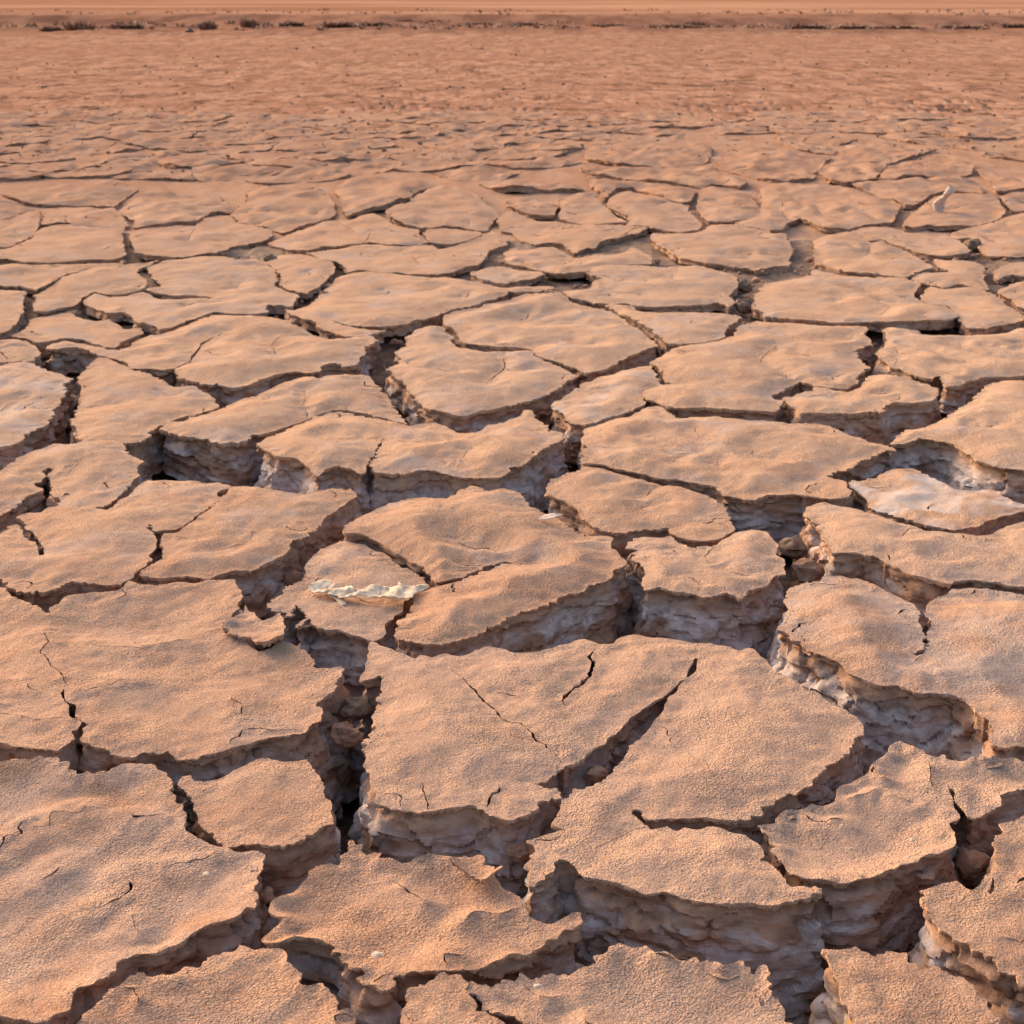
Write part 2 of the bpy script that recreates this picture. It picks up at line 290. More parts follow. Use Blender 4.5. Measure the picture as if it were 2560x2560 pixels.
 "F:630,430 660,400 650,380 700,340 800,290 900,240 1000,215 1130,205 1240,200 1300,170 1400,130 1490,155 1580,145 1690,165 1730,230 1800,270 G:350,280 430,300 500,350 560,395 620,425 760,425 800,445 795,500 850,550 880,580 870,605 820,630 780,680 690,730 600,770 500,800 460,830 400,850 300,880 200,920 100,960 F:1500,990 1440,1030 1380,1060 1280,1080 1210,1095 1130,1100 1060,1085 990,1070 950,1050 975,990 960,960 1000,940 1040,870 1050,810 1100,780 1140,770 1180,757 1200,748 1330,716 1430,668 1520,632 1600,606 1650,601 1590,596 1500,618 1400,655 1320,685 1220,712 1190,715 1165,690 1100,640 1080,620 1000,570 940,540 900,510 830,470 770,440 700,432",
 ["F 4:1640,602 1740,604 1800,585"], dict(bowl=-.030,bl=.09,z=.006,lean=.35)),
("mud plate just right of the pale leaf, with a short forked hairline",
 "G:410,150 440,100 540,60 640,25 760,38 860,68 900,80 1000,105 1100,133 1200,135 1290,160 1380,190 1420,230 1490,270 1500,320 1545,390 1500,420 1440,445 1370,455 1270,455 1200,430 1160,410 1150,385 1110,380 1080,395 980,395 900,410 830,415 780,410 690,380 640,350 600,300 560,260 520,235 470,210 420,180",
 ["G 6:1110,225 1040,250 980,265 1000,300","G 6:875,80 860,95 800,115"], dict(bowl=-.012)),
("rounded mud plate with pale grey clay front beside the dark pit",
 "G:880,480 950,450 1020,440 1100,445 1150,440 1200,470 1260,506 1330,500 1400,502 1440,482 1490,455 1560,418 1640,405 1720,420 1790,500 1800,550 1840,580 1850,640 1860,675 1780,680 1720,730 1640,770 1580,800 1500,790 1420,800 1330,790 1240,770 1150,760 1080,740 1010,760 980,750 990,690 1000,660 970,610 920,580 920,520 880,500",
 ["G 8:1402,500 1400,520 1360,560 1375,600 1420,590"], dict(bowl=-.018,pale=.8,lean=.3)),
("long mud plate right of the dark pit, running out at the right edge",
 "H:620,250 720,230 800,245 900,260 1000,290 1100,320 1230,362 1340,395 1440,405 1520,418 1650,432 1740,420 1800,390 1932,345 2100,350 2150,700 2050,760 1932,748 1850,738 1750,718 1640,712 1500,712 1480,728 1400,710 1330,695 1230,660 1150,620 1060,580 950,550 850,540 770,540 750,490 700,440 690,360 620,320 610,280",
 ["H 4:1420,540 1420,570"], dict(bowl=-.014,z=.008)),
("mud plate with an upright dark slit and crumbling whitish flank, right side",
 "H:520,750 560,730 620,715 640,720 720,690 820,685 950,700 1030,730 1100,770 1200,810 1270,850 1300,890 1310,940 1325,1040 1330,1125 1270,1155 1345,1142 1355,1040 1360,950 1340,880 1360,830 1400,800 1470,790 1490,745 1600,745 1750,760 1850,770 1932,782 2100,800 2200,1200 2200,1700 2000,1700 1932,1705 1870,1715 1780,1720 1730,1690 1740,1600 1700,1540 1620,1460 1560,1420 1480,1400 1380,1390 1290,1385 1210,1360 1150,1340 1060,1340 960,1300 880,1270 830,1220 760,1180 680,1140 620,1120 540,1070 510,1040 430,1010 500,960 490,900 500,850 500,800",
 ["H 3:1300,1165 1260,1195"], dict(bowl=-.026,bl=.10,pale=.7,z=.004,lean=.35,grey=.7)),
("mud plate with whitish salt-dusted hollows near the right edge",
 "H:900,110 1000,95 1080,60 1160,35 1250,25 1350,60 1420,100 1510,150 1600,160 1700,155 1780,170 1850,210 1932,240 2100,260 2150,330 2000,300 1932,290 1830,305 1720,340 1640,380 1510,400 1440,388 1340,372 1230,340 1100,295 1010,270 1000,240 960,200 950,170 890,140",
 [], dict(bowl=-.014,salt=.7,z=-.006)),
("large mud plate right of centre with five short hairline cracks",
 "K:640,1140 690,1120 760,1092 840,1075 920,1060 990,1012 1080,1000 1130,1035 1200,1070 1300,1065 1420,1062 1600,1085 1700,1085 1820,1102 1932,1108 L:680,1108 760,1122 830,1160 900,1185 980,1210 1100,1240 1160,1270 1080,1275 980,1330 900,1370 800,1400 745,1430 800,1450 860,1465 870,1500 900,1520 880,1545 H:840,210 760,215 650,200 550,185 450,190 340,200 280,220 200,210 120,190 60,140 0,130 G:1330,128 1200,98 1100,90 1000,70 900,55 830,30 740,5 640,2 K:615,1350 620,1310 640,1250 620,1230 620,1180 630,1150",
 ["K 6:1010,1180 1110,1205 1200,1245 1310,1270","K 6:1070,1245 1130,1290 1190,1300 1310,1276","K 4:1195,1308 1185,1320 1170,1345","K 5:1300,1130 1320,1190","K 6:1640,1265 1650,1305 1760,1320","K 4:1430,1330 1425,1360","K 4:1410,1365 1445,1392"], dict(bowl=-.024,bl=.10)),
("broad mud plate with thick grey clay front and a slanting central crack",
 "J:190,1190 270,1150 400,1090 490,1062 570,1045 640,1045 740,1068 850,1085 960,1105 1030,1125 1110,1105 1180,1100 1250,1130 1320,1165 1420,1160 1500,1120 1580,1100 1700,1060 1740,1020 1780,1070 1840,1120 1860,1160 K:430,1150 490,1160 500,1200 440,1230 370,1260 310,1310 280,1350 190,1380 160,1410 J:1560,1440 1440,1440 1310,1430 1260,1415 1150,1390 1060,1400 1000,1420 920,1415 800,1405 800,1380 798,1340 832,1270 870,1195 840,1240 800,1310 765,1360 755,1400 720,1415 660,1390 600,1370 530,1375 490,1410 460,1430 400,1370 350,1320 290,1310 220,1310 140,1270 110,1240 150,1210",
 ["J 3:1380,1275 1340,1320 1310,1370","J 3:520,1190 570,1205"], dict(bowl=-.022,bl=.08,pale=1,z=.008,lean=.3)),
("long low mud plate in front of the triangular one, left of centre",
 "I:970,1135 1050,1100 1130,1092 1220,1065 1290,1040 1390,995 1480,960 1560,935 1640,900 1720,860 1800,830 1880,815 J:480,832 560,810 680,805 770,810 810,840 840,890 880,930 910,990 940,1030 990,1080 1000,1105 940,1085 850,1065 750,1050 640,1025 560,1025 530,1042 430,1070 360,1095 300,1120 200,1155 130,1175 60,1180 I:1500,1210 1430,1230 1330,1230 1240,1220 1150,1195 1080,1185 1000,1165",
 ["J 4:390,905 390,970 370,1000","J 8:390,1030 412,1072"], dict(bowl=-.018,pale=.5)),
("triangular pinkish mud plate between two deep cracks, left side",
 "I:555,750 600,720 680,735 740,765 800,790 900,820 980,850 1040,890 1090,890 1160,885 1200,910 1270,940 1310,980 1330,1000 1260,1030 1180,1055 1060,1085 970,1118 910,1150 850,1200 780,1215 700,1210 600,1220 500,1212 470,1190 455,1120 425,1085 470,1050 485,980 490,900 480,830 510,800",
 [], dict(bowl=-.012)),
("mud plate at the left edge with white salt streaks",
 "I:-100,760 0,765 70,748 180,748 280,790 360,820 430,840 400,860 385,900 390,940 370,990 320,1030 310,1060 290,1100 240,1130 160,1170 120,1210 60,1235 0,1240 -100,1250 -150,1000",
 ["I 6:-20,1085 60,990 160,950"], dict(bowl=-.016,salt=.4)),
("small knobbly mud plate at the left edge behind the salt-streaked one",
 "I:-100,605 0,605 80,600 160,612 220,640 250,680 210,720 150,733 70,733 0,742 -100,738 -150,670",
 ["I 10:-10,665 40,710 70,728"], dict(bowl=-.02)),
("wide mud plate with two branching cracks above the triangular plate",
 "I:760,657 830,602 900,572 960,572 1080,530 1180,488 1290,448 1400,455 1500,455 1600,460 1700,478 1760,498 1850,550 1900,582 J:520,600 640,600 760,585 810,590 820,620 770,650 760,690 720,720 700,760 640,770 560,750 500,765 480,800 410,808 340,800 230,810 180,830 130,850 60,880 0,890 I:1380,895 1310,870 1280,880 1200,870 1130,850 1070,820 1050,790 1060,775 1150,735 1190,685 1235,625 1360,555 1285,588 1215,618 1182,672 1145,712 1136,742 1040,778 980,785 900,775 800,775 750,740 680,705 600,690 530,665 470,640 400,645 320,662 270,652 330,620 400,605 500,622 600,648 690,665",
 ["J 5:40,610 110,630 185,640 220,600 270,580 440,580","J 6:185,645 205,670 215,695","I 3:840,690 940,712 985,690"], dict(bowl=-.022,bl=.10,z=.004)),
("sunken smooth mud plate with jagged far edge, upper left",
 "I:180,480 300,462 440,422 450,465 500,475 580,485 670,478 690,500 750,532 810,535 855,520 855,560 780,590 700,640 680,650 600,636 500,608 400,592 300,612 220,622 150,600 80,590 130,560 170,540",
 [], dict(bowl=-.006,z=-.022)),
("greyish bumpy mud plate with a long crack from its left side",
 "I:505,385 530,350 575,322 650,347 760,340 860,314 960,355 1050,362 1180,352 1285,350 1150,336 1040,338 950,318 880,300 900,290 960,282 965,265 930,235 900,190 890,165 990,122 1100,112 1220,97 1340,97 1450,120 1560,117 1640,165 1670,200 1665,270 1700,300 1790,330 1800,360 1760,400 1690,395 1620,395 1610,420 1620,440 1560,448 1400,444 1290,434 1180,474 1080,515 960,548 920,510 860,495 820,490 760,440 640,440 560,410",
 ["I 3:1560,320 1620,308"], dict(bowl=-.014,grey=.6)),
("mud plate left of the greyish bumpy one, ending in a curved near crack",
 "I:500,185 640,155 760,150 850,145 960,128 830,185 840,215 890,255 880,290 800,315 700,330 650,330 560,318 500,350 460,390 340,410 280,425 210,425 205,390 220,330 300,280 400,220",
 ["I 3:640,300 750,280 860,255"], dict(bowl=-.01)),
("low mud plate at the left edge under a long straight crack, upper left",
 "I:-100,180 0,152 80,140 200,150 400,145 640,132 760,135 690,148 600,155 500,176 400,208 300,265 220,308 190,298 100,283 0,280 -100,290",
 [], dict(bowl=-.006)),
("mud plate at the left edge beside a stepped grey crack, upper left",
 "I:-100,310 0,305 130,312 165,322 140,350 145,400 115,480 60,540 0,560 -100,590",
 [], dict(bowl=-.008)),
("heart-shaped mud plate with a V of dark cracks below it",
 "J:140,132 220,95 310,82 400,88 460,104 550,128 582,178 530,240 470,290 400,330 340,315 250,280 245,210 210,175 180,155",
 [], dict(bowl=-.01)),
("broad rippled mud plate in the upper middle with a sliver split off in front",
 "J:590,225 640,205 700,190 830,188 930,202 1030,210 1130,220 1250,222 1330,232 1450,256 1580,286 1700,280 1850,275 1900,288 1800,305 1660,312 1610,305 1610,330 1540,350 1450,375 1390,400 1280,420 1230,440 1150,470 1050,490 1000,510 930,523 850,530 720,523 600,503 545,488 620,520 720,542 830,552 880,548 840,562 800,580 700,590 640,590 560,565 480,530 440,490 380,480 300,440 270,420 330,425 420,395 470,350 500,310 550,265",
 ["J 4:1150,300 1220,275"], dict(bowl=-.012)),
("large smooth mud plate at centre with a perforated right corner",
 "J:1230,475 1290,440 1420,425 1480,395 1620,375 1700,345 1800,330 1932,320 K:390,315 480,320 530,362 600,393 680,413 740,415 800,445 860,475 930,522 990,562 1050,612 1055,640 980,660 900,690 860,710 780,760 700,780 640,792 560,758 480,733 400,713 345,695 322,678 310,655 200,646 80,643 0,638 J:1330,618 1320,575 1290,540 1240,515",
 ["K 4:318,652 370,630 470,618","K 3:350,480 400,462 440,455","K 3:550,610 610,628 680,628"], dict(bowl=-.024,bl=.10,z=.004)),
("mud plate in front of the perforated one, with a deep curving grey front",
 "J:1060,545 1140,518 1220,523 1240,553 1290,592 1260,602 1330,648 1480,672 1590,672 K:180,672 250,668 305,672 325,702 400,737 500,772 560,802 600,818 540,840 510,870 440,920 380,945 300,970 180,1000 80,1020 0,1035 J:1340,1060 1230,1045 1130,1020 1060,970 1030,920 1000,890 960,840 930,810 880,785 940,765 980,720 950,680 1000,640 1000,610 1020,580",
 ["J 10:1600,680 1565,705","J 10:1592,715 1600,775 1530,830 1480,870","J 6:1600,780 1650,795 1770,780"], dict(bowl=-.016)),
("mud plate with whitish creased hollow at its right side, centre",
 "K:600,890 630,862 740,822 850,784 960,758 1020,758 1070,800 1090,860 1100,882 1040,890 1030,930 980,960 1000,985 920,1035 840,1055 760,1080 690,1112 630,1130 590,1120 510,1105 500,1060 450,1030 420,1000 480,970 540,930",
 [], dict(bowl=-.016,salt=.35)),
("wide mud plate right of centre with a broken zigzag crack on top",
 "K:1030,745 1100,695 1210,645 1350,628 1480,596 1545,578 L:195,574 200,530 260,502 320,488 400,493 550,503 700,513 830,518 960,513 980,540 965,560 1000,600 1010,630 940,650 900,658 920,690 960,740 1010,770 960,790 920,830 920,860 870,890 780,890 680,880 600,860 580,850 500,900 410,940 430,965 470,970 465,1000 440,1040 300,1030 150,1025 0,1015 K:1300,1020 1180,1020 1100,1000 1060,980 1000,960 985,930 1030,900 1060,884 1115,875 1200,872 1118,862 1100,800 1060,758",
 ["L 6:440,640 375,690 340,730 415,775","L 10:455,785 510,835","L 7:300,540 430,560 580,600 755,610","L 4:820,605 870,600 910,565"], dict(bowl=-.018)),
("rounded mud plate with a flaky layered near edge, right of centre",
 "L:670,885 770,900 870,915 950,890 960,860 1020,812 1060,803 1150,818 1230,828 1300,862 1380,892 1420,930 1400,960 1330,980 1280,990 1200,985 1100,1000 1080,1040 1000,1040 920,1050 800,1050 700,1045 580,1050 550,1010 500,980 490,950 550,945 600,920 650,910",
 [], dict(bowl=-.014,z=.004,lean=.4)),
("large mud plate at the right edge with a pale flake on top",
 "L:1110,1235 1160,1190 1220,1150 1330,1130 1440,1080 1540,1020 1620,960 1680,910 1710,870 1790,848 1932,844 2100,850 2200,1300 2100,1450 1932,1400 1840,1390 1780,1380 1700,1350 1640,1330 1560,1270 1480,1230 1400,1215 1350,1200 1290,1195 1270,1215 1200,1232",
 [], dict(bowl=-.02,z=.006,pale=.6,lean=.5)),
("wide mud plate at the right edge beside a round black hole",
 "L:1040,700 1030,690 1100,640 1110,580 1090,540 1140,522 1280,548 1330,572 1500,572 1560,577 1700,567 1800,557 1932,524 2100,505 2150,700 2100,815 1932,818 1850,826 1760,825 1690,835 1590,850 1540,880 1470,890 1440,870 1420,830 1380,850 1300,830 1200,795 1130,770 1080,730",
 ["L 8:1340,660 1440,690 1580,735 1510,748","L 4:1160,625 1280,655","L 7:1730,695 1840,712 1960,722","L 4:1540,615 1550,655 1635,678"], dict(bowl=-.016)),
("wide smooth mud plate behind the round black hole, upper right",
 "L:290,400 300,360 350,280 400,252 520,234 620,214 660,170 720,185 850,215 1000,222 1150,230 1220,235 1300,263 1320,272 1280,300 1270,350 1310,375 1370,398 1450,403 1520,450 1530,475 1430,490 1300,495 1150,495 960,500 850,505 720,495 600,480 480,470 380,460 330,420",
 ["L 4:1060,460 1090,440 1115,412","L 2:780,375 835,350"], dict(bowl=-.014)),
("mud plate with a hooked dark crack at its far left, upper right",
 "L:1310,360 1330,310 1370,283 1460,298 1600,293 1720,322 1800,372 1880,432 1932,465 1920,490 1840,500 1760,515 1680,530 1590,525 1550,490 1530,460 1480,400 1380,390",
 [], dict(bowl=-.01)),
("mud plate with a small inner square crack, upper right",
 "Q:360,960 350,900 440,872 560,852 650,852 700,892 780,932 860,915 940,955 1060,1005 1150,1055 1220,1092 1250,1120 1160,1130 1080,1168 1020,1186 850,1160 700,1146 580,1136 480,1106 400,1086 350,1060",
 ["Q 6:700,955 765,950 755,1010 680,1045"], dict(bowl=-.01)),
("small mud plate with curled grey right end near the right edge",
 "L:1250,228 1290,194 1400,199 1470,189 1400,154 1390,119 1500,129 1600,134 1670,153 1700,190 1690,240 1720,300 1640,286 1530,265 1450,282 1390,272 1330,258 1280,250",
 [], dict(bowl=-.01)),
("smooth mud plate below a clod, far right of the middle distance",
 "Q:640,835 720,806 900,797 980,816 1060,846 1200,866 1320,876 1420,914 1480,962 1530,1010 1450,1028 1300,1033 1180,1018 1060,986 960,946 860,906 760,916 680,880",
 ["Q 4:660,850 700,885"], dict(bowl=-.008)),
("mud plate running out at the right edge behind a brown clod",
 "Q:1360,862 1450,832 1600,802 1700,782 1800,743 1932,704 2050,704 2050,900 1932,1016 1750,1016 1650,1006 1600,960 1520,890 1420,900",
 ["Q 4:1650,885 1740,920 1830,940"], dict(bowl=-.008)),
("small domed mud plate at the right edge, upper right",
 "L:1750,222 1770,174 1850,139 1932,129 2050,144 2050,230 1932,222 1860,212 1780,242",
 [], dict(bowl=-.012)),
("small mud plate at the right edge just below the domed one",
 "L:1770,312 1850,269 1932,254 2060,264 2050,400 1932,408 1870,360 1800,332",
 [], dict(bowl=-.01)),
("wide wavy mud plate with a long shadowed near edge, upper right of centre",
 "K:690,155 830,155 960,150 1080,164 1230,155 1330,155 1400,174 1510,198 1560,230 1550,280 1510,330 1540,370 1500,400 1430,375 1340,388 1200,398 1080,403 950,398 870,385 800,390 720,385 620,366 560,356 500,312 600,304 670,298 690,250 740,235 640,200 640,182",
 ["K 4:700,248 760,290 860,325 960,330","K 7:650,195 740,215 840,248 880,235","K 3:1160,195 1165,235"], dict(bowl=-.012)),
("strip of mud plate under the long shadowed edge, right of centre",
 "K:760,400 830,392 920,404 960,434 1080,444 1250,440 1450,444 1560,457 1580,470 1500,510 1480,550 1480,585 1350,614 1210,624 1130,617 1080,570 1000,520 930,480 860,452",
 [], dict(bowl=-.008)),
("mud plate with a dark jagged near corner, upper right of centre",
 "O:1050,905 1062,862 1260,865 1440,840 1500,790 1600,790 1750,790 1880,800 1960,850 Q:130,860 165,920 190,980 160,1050 170,1100 60,1100 0,1110 O:1850,1130 1800,1120 1720,1110 1640,1100 1560,1085 1450,1080 1380,1060 1250,1030 1180,980 1120,960 1080,930",
 ["O 6:1640,880 1740,872 1850,870 1910,825"], dict(bowl=-.014)),
("humped mud plate with a short crack on its left slope, upper centre",
 "O:-40,1080 -60,1000 0,965 110,980 220,960 310,955 380,995 470,1040 530,1042 640,1014 730,1024 870,994 900,964 950,974 980,1004 1040,1024 1050,1090 900,1090 760,1100 600,1120 560,1148 450,1158 330,1168 250,1150 150,1120 60,1100",
 ["O 8:465,1045 430,1075 370,1100"], dict(bowl=-.016)),
("lens-shaped mud plate with a shadowed front, upper centre",
 "N:1620,1160 1720,1124 1830,1104 1932,1122 O:60,1134 200,1144 240,1162 180,1195 60,1215 0,1230 N:1870,1245 1780,1225 1680,1195",
 [], dict(bowl=-.008,z=.004)),
("broad flat mud plate with thin cracks across it, middle distance",
 "N:390,1004 500,984 640,969 760,946 850,936 980,946 1120,956 1250,942 1320,946 1380,974 1480,954 1640,906 1790,848 1900,900 1880,950 1760,990 1730,1060 1640,1100 1560,1110 1450,1160 1330,1170 1200,1165 1100,1150 950,1150 800,1130 680,1150 670,1110 620,1070 560,1060 460,1030",
 ["N 8:740,1030 900,1030 1040,1000 1150,970","N 7:1080,1005 1180,1040 1230,1090"], dict(bowl=-.006)),
("mud plate with a Y-shaped crack on top, middle distance",
 "N:100,930 200,882 300,844 450,794 560,764 640,764 720,754 800,724 870,705 950,734 1030,784 1130,814 1220,834 1240,880 1310,920 1250,930 1120,943 960,928 850,918 760,931 640,951 500,961 390,986 300,986 200,966",
 ["N 7:525,860 560,885 690,905 820,915 870,845","N 6:600,775 690,800 760,860"], dict(bowl=-.006)),
("small oval mud plate in front of the hexagonal one",
 "N:1270,850 1300,820 1400,815 1540,825 1650,835 1710,858 1640,896 1520,934 1420,938 1330,932 1280,900",
 [], dict(bowl=-.006)),
("six-sided mud plate ringed by dark cracks, middle distance",
 "N:980,692 1050,644 1150,624 1210,575 1330,524 1450,514 1600,534 1680,564 1740,632 1830,710 1800,750 1740,818 1690,826 1540,806 1400,791 1260,806 1130,786 1050,745",
 ["N 6:1600,770 1605,798"], dict(bowl=-.008)),
("mud plate with a raised shaded front behind a dark upright crack",
 "N:620,465 720,444 900,424 1080,424 1250,454 1370,492 1280,508 1190,548 1150,600 1050,622 980,645 880,655 780,685 690,715 660,700 650,600 590,540",
 [], dict(bowl=-.016,z=.012)),
("broad mud plate left of the dark upright crack, middle distance",
 "N:-190,715 -130,655 -70,604 -60,544 0,514 120,499 250,504 400,494 490,524 560,572 590,622 600,700 580,730 490,748 370,788 230,846 180,846 100,818 0,786 -120,766",
 ["N 3:280,700 360,720 450,735"], dict(bowl=-.012)),
("mud plate above the greyish bumpy one with a small stepped crack",
 "M:1000,834 1150,824 1330,804 1440,804 1490,794 1550,740 1640,724 1730,724 1790,769 1932,804 N:90,834 140,862 90,890 40,918 -30,928 M:1850,938 1760,956 1650,996 1500,1016 1380,1031 1240,1026 1100,1018 1030,1000 1010,950 970,890 980,845",
 ["M 6:1410,910 1440,860 1470,820"], dict(bowl=-.006)),
("mud plate with a humped cracked far edge, upper left",
 "M:890,692 960,624 1010,564 1100,525 1250,515 1330,564 1400,574 1560,574 1640,564 1720,624 1780,662 1720,698 1640,688 1550,716 1500,776 1430,787 1330,787 1150,806 1020,816 1010,770 970,730",
 ["M 5:1230,680 1380,675 1470,682"], dict(bowl=-.01)),
("flat mud plate at the upper left ending at a short deep crack",
 "M:40,972 150,934 240,894 310,824 400,800 530,795 700,814 850,820 940,820 920,870 930,930 950,1010 920,1030 850,1042 700,1047 500,1061 300,1071 180,1066 100,1048 30,1040 -80,1040 -100,980",
 [], dict(bowl=-.006)),
("mud plate behind the flat one that ends at a short deep crack",
 "M:322,790 330,725 300,684 400,664 530,664 700,664 850,674 900,702 950,760 980,800 860,802 700,792 560,785 450,775",
 [], dict(bowl=-.006)),
("small mud plate with a curved right crack at the left edge",
 "M:-100,835 0,825 60,804 120,774 200,724 285,706 300,770 285,828 236,878 150,918 40,958 -100,968",
 ["M 4:100,830 150,880"], dict(bowl=-.006)),
("mud plate at the left edge in front of the uncracked far flats",
 "M:-100,738 0,730 60,724 180,686 262,668 150,634 0,575 -100,565",
 [], dict(bowl=-.006)),
("long low mud plate below the far flats, upper left",
 "M:170,620 280,638 400,648 520,648 700,648 850,658 925,600 985,550 1050,520 960,492 850,440 700,464 480,484 300,504 150,534 0,556",
 ["M 4:400,625 470,620"], dict(bowl=-.006)),
("greyish smooth mud plate right of a matching grey one, upper right of centre",
 "O:740,592 800,544 900,534 1000,564 1120,594 1230,629 1330,652 1350,700 1400,750 1440,790 1400,826 1260,844 1100,816 1000,796 880,786 890,750 800,700 720,652",
 [], dict(bowl=-.008,grey=.6)),
("greyish smooth mud plate left of a matching grey one, upper right of centre",
 "O:372,604 480,575 600,575 650,604 690,644 740,692 830,752 870,777 760,778 600,778 480,768 380,748 347,720 372,662",
 [], dict(bowl=-.008,grey=.6)),
("mud plate with a dark straight near edge left of the grey pair",
 "O:-50,644 0,584 200,584 350,604 358,640 326,690 316,720 230,722 120,706 0,668",
 [], dict(bowl=-.008)),
("broad low mud plate in front of the greyish pair",
 "O:0,694 120,744 250,774 340,766 480,790 650,800 830,796 950,804 1020,816 950,862 880,862 800,892 700,902 650,932 620,968 560,962 480,996 440,976 380,933 300,928 150,928 60,908 0,850 -80,842 -110,764 -60,704",
 ["O 7:320,850 400,880 540,900","O 12:780,885 850,862 940,815 1010,818"], dict(bowl=-.006)),
("domed mud plate with a crooked crack on its right, upper right",
 "O:1410,535 1480,505 1600,505 1720,544 1800,564 1860,642 1885,660 1845,735 1800,748 1700,768 1600,776 1480,768 1430,720 1400,645",
 [], dict(bowl=-.014)),
("mud plate scribbled with many short cracks, upper right",
 "Q:-60,525 0,486 150,476 330,506 460,496 640,526 760,566 900,605 1000,644 980,690 940,768 880,776 700,795 600,810 450,810 370,796 290,755 240,740 150,786 100,826 0,836 -100,826 -250,788 -100,750 -45,660",
 ["Q 6:350,640 400,700 560,745","Q 8:70,680 110,700 150,750","Q 4:200,585 260,640 245,680","Q 8:105,630 112,665","Q 4:650,660 685,680","Q 6:560,700 610,680","Q 4:720,700 790,740"], dict(bowl=-.01)),
("mud plate carrying the white shell-like scrap, upper right",
 "Q:1060,724 1140,664 1230,604 1300,585 1400,576 1600,567 1720,586 1760,642 1790,700 1740,740 1600,786 1480,786 1350,796 1200,786 1100,796 1010,788",
 ["Q 4:1070,740 1130,758 1210,750"], dict(bowl=-.008)),
("mud plate right of the white shell-like scrap, at the right edge",
 "Q:1735,584 1800,565 1932,546 2060,546 2060,680 1932,686 1835,688 1828,660 1775,620",
 [], dict(bowl=-.006)),
("far mud plate at the right edge above a dark hooked crack",
 "Q:1725,546 1690,490 1600,410 1572,384 1700,385 1850,424 1932,424 2060,424 2060,518 1932,526 1800,541",
 [], dict(bowl=-.01)),
("low mud plate behind the white shell-like scrap",
 "Q:640,505 800,476 940,466 1080,446 1250,436 1400,436 1530,436 1595,490 1640,556 1560,546 1400,554 1280,553 1200,594 1110,634 1030,634 900,595 780,556",
 ["Q 4:660,520 770,555","Q 4:780,600 860,600 920,632"], dict(bowl=-.012)),
("small four-sided far mud plate below the kite-shaped one, upper right",
 "Q:384,390 480,314 560,304 700,329 860,334 896,352 850,398 806,443 640,466 470,466",
 [], dict(bowl=-.006)),
("kite-shaped far mud plate right of a dark slanting crack, upper right",
 "Q:550,288 560,234 600,194 720,140 850,164 1000,194 1200,214 1216,240 1100,278 980,307 900,326 850,316 690,311 600,297",
 [], dict(bowl=-.006)),
("far mud plate right of the small four-sided one, upper right",
 "Q:922,354 1050,314 1230,254 1400,274 1550,344 1530,398 1450,418 1200,418 1000,438 832,450 872,402",
 ["Q 4:1040,330 1130,355 1250,370"], dict(bowl=-.008)),
("flat six-sided far mud plate with a long near crack, upper right of centre",
 "O:562,290 562,234 592,194 720,165 1000,145 1250,145 1450,174 1508,222 1487,290 1438,332 1250,346 1000,331 800,326 620,297",
 [], dict(bowl=-.006)),
("wide far mud plate left of a dark slanting crack, upper right",
 "O:1564,320 1612,240 1780,195 1932,195 2060,205 2230,244 2386,264 2396,298 2326,358 2276,398 2284,428 2050,458 1900,448 1700,398 1582,368",
 [], dict(bowl=-.006)),
("thin far mud plate above a slanting crack, upper right",
 "Q:536,190 498,248 300,222 130,187 60,95 220,105 400,124 560,134 690,134 606,180",
 [], dict(bowl=-.006)),
("strip of cracked mud in front of the flat six-sided far plate",
 "O:560,325 700,345 900,355 1200,365 1430,355 1500,335 1570,384 1700,434 1780,482 1720,516 1600,486 1500,481 1430,506 1330,486 1200,466 1000,456 800,436 620,416 542,388 522,350",
 ["O 5:640,380 740,395 850,408","O 5:1020,405 1150,455","O 5:1300,425 1400,415 1450,395"], dict(bowl=-.006)),
("mud plate with a slumped near edge behind the greyish pair",
 "O:575,414 700,444 900,474 1150,484 1330,504 1396,522 1358,600 1326,626 1240,616 1130,576 1000,536 900,508 780,526 704,582 645,536 605,500 582,450",
 [], dict(bowl=-.012,z=.006)),
]
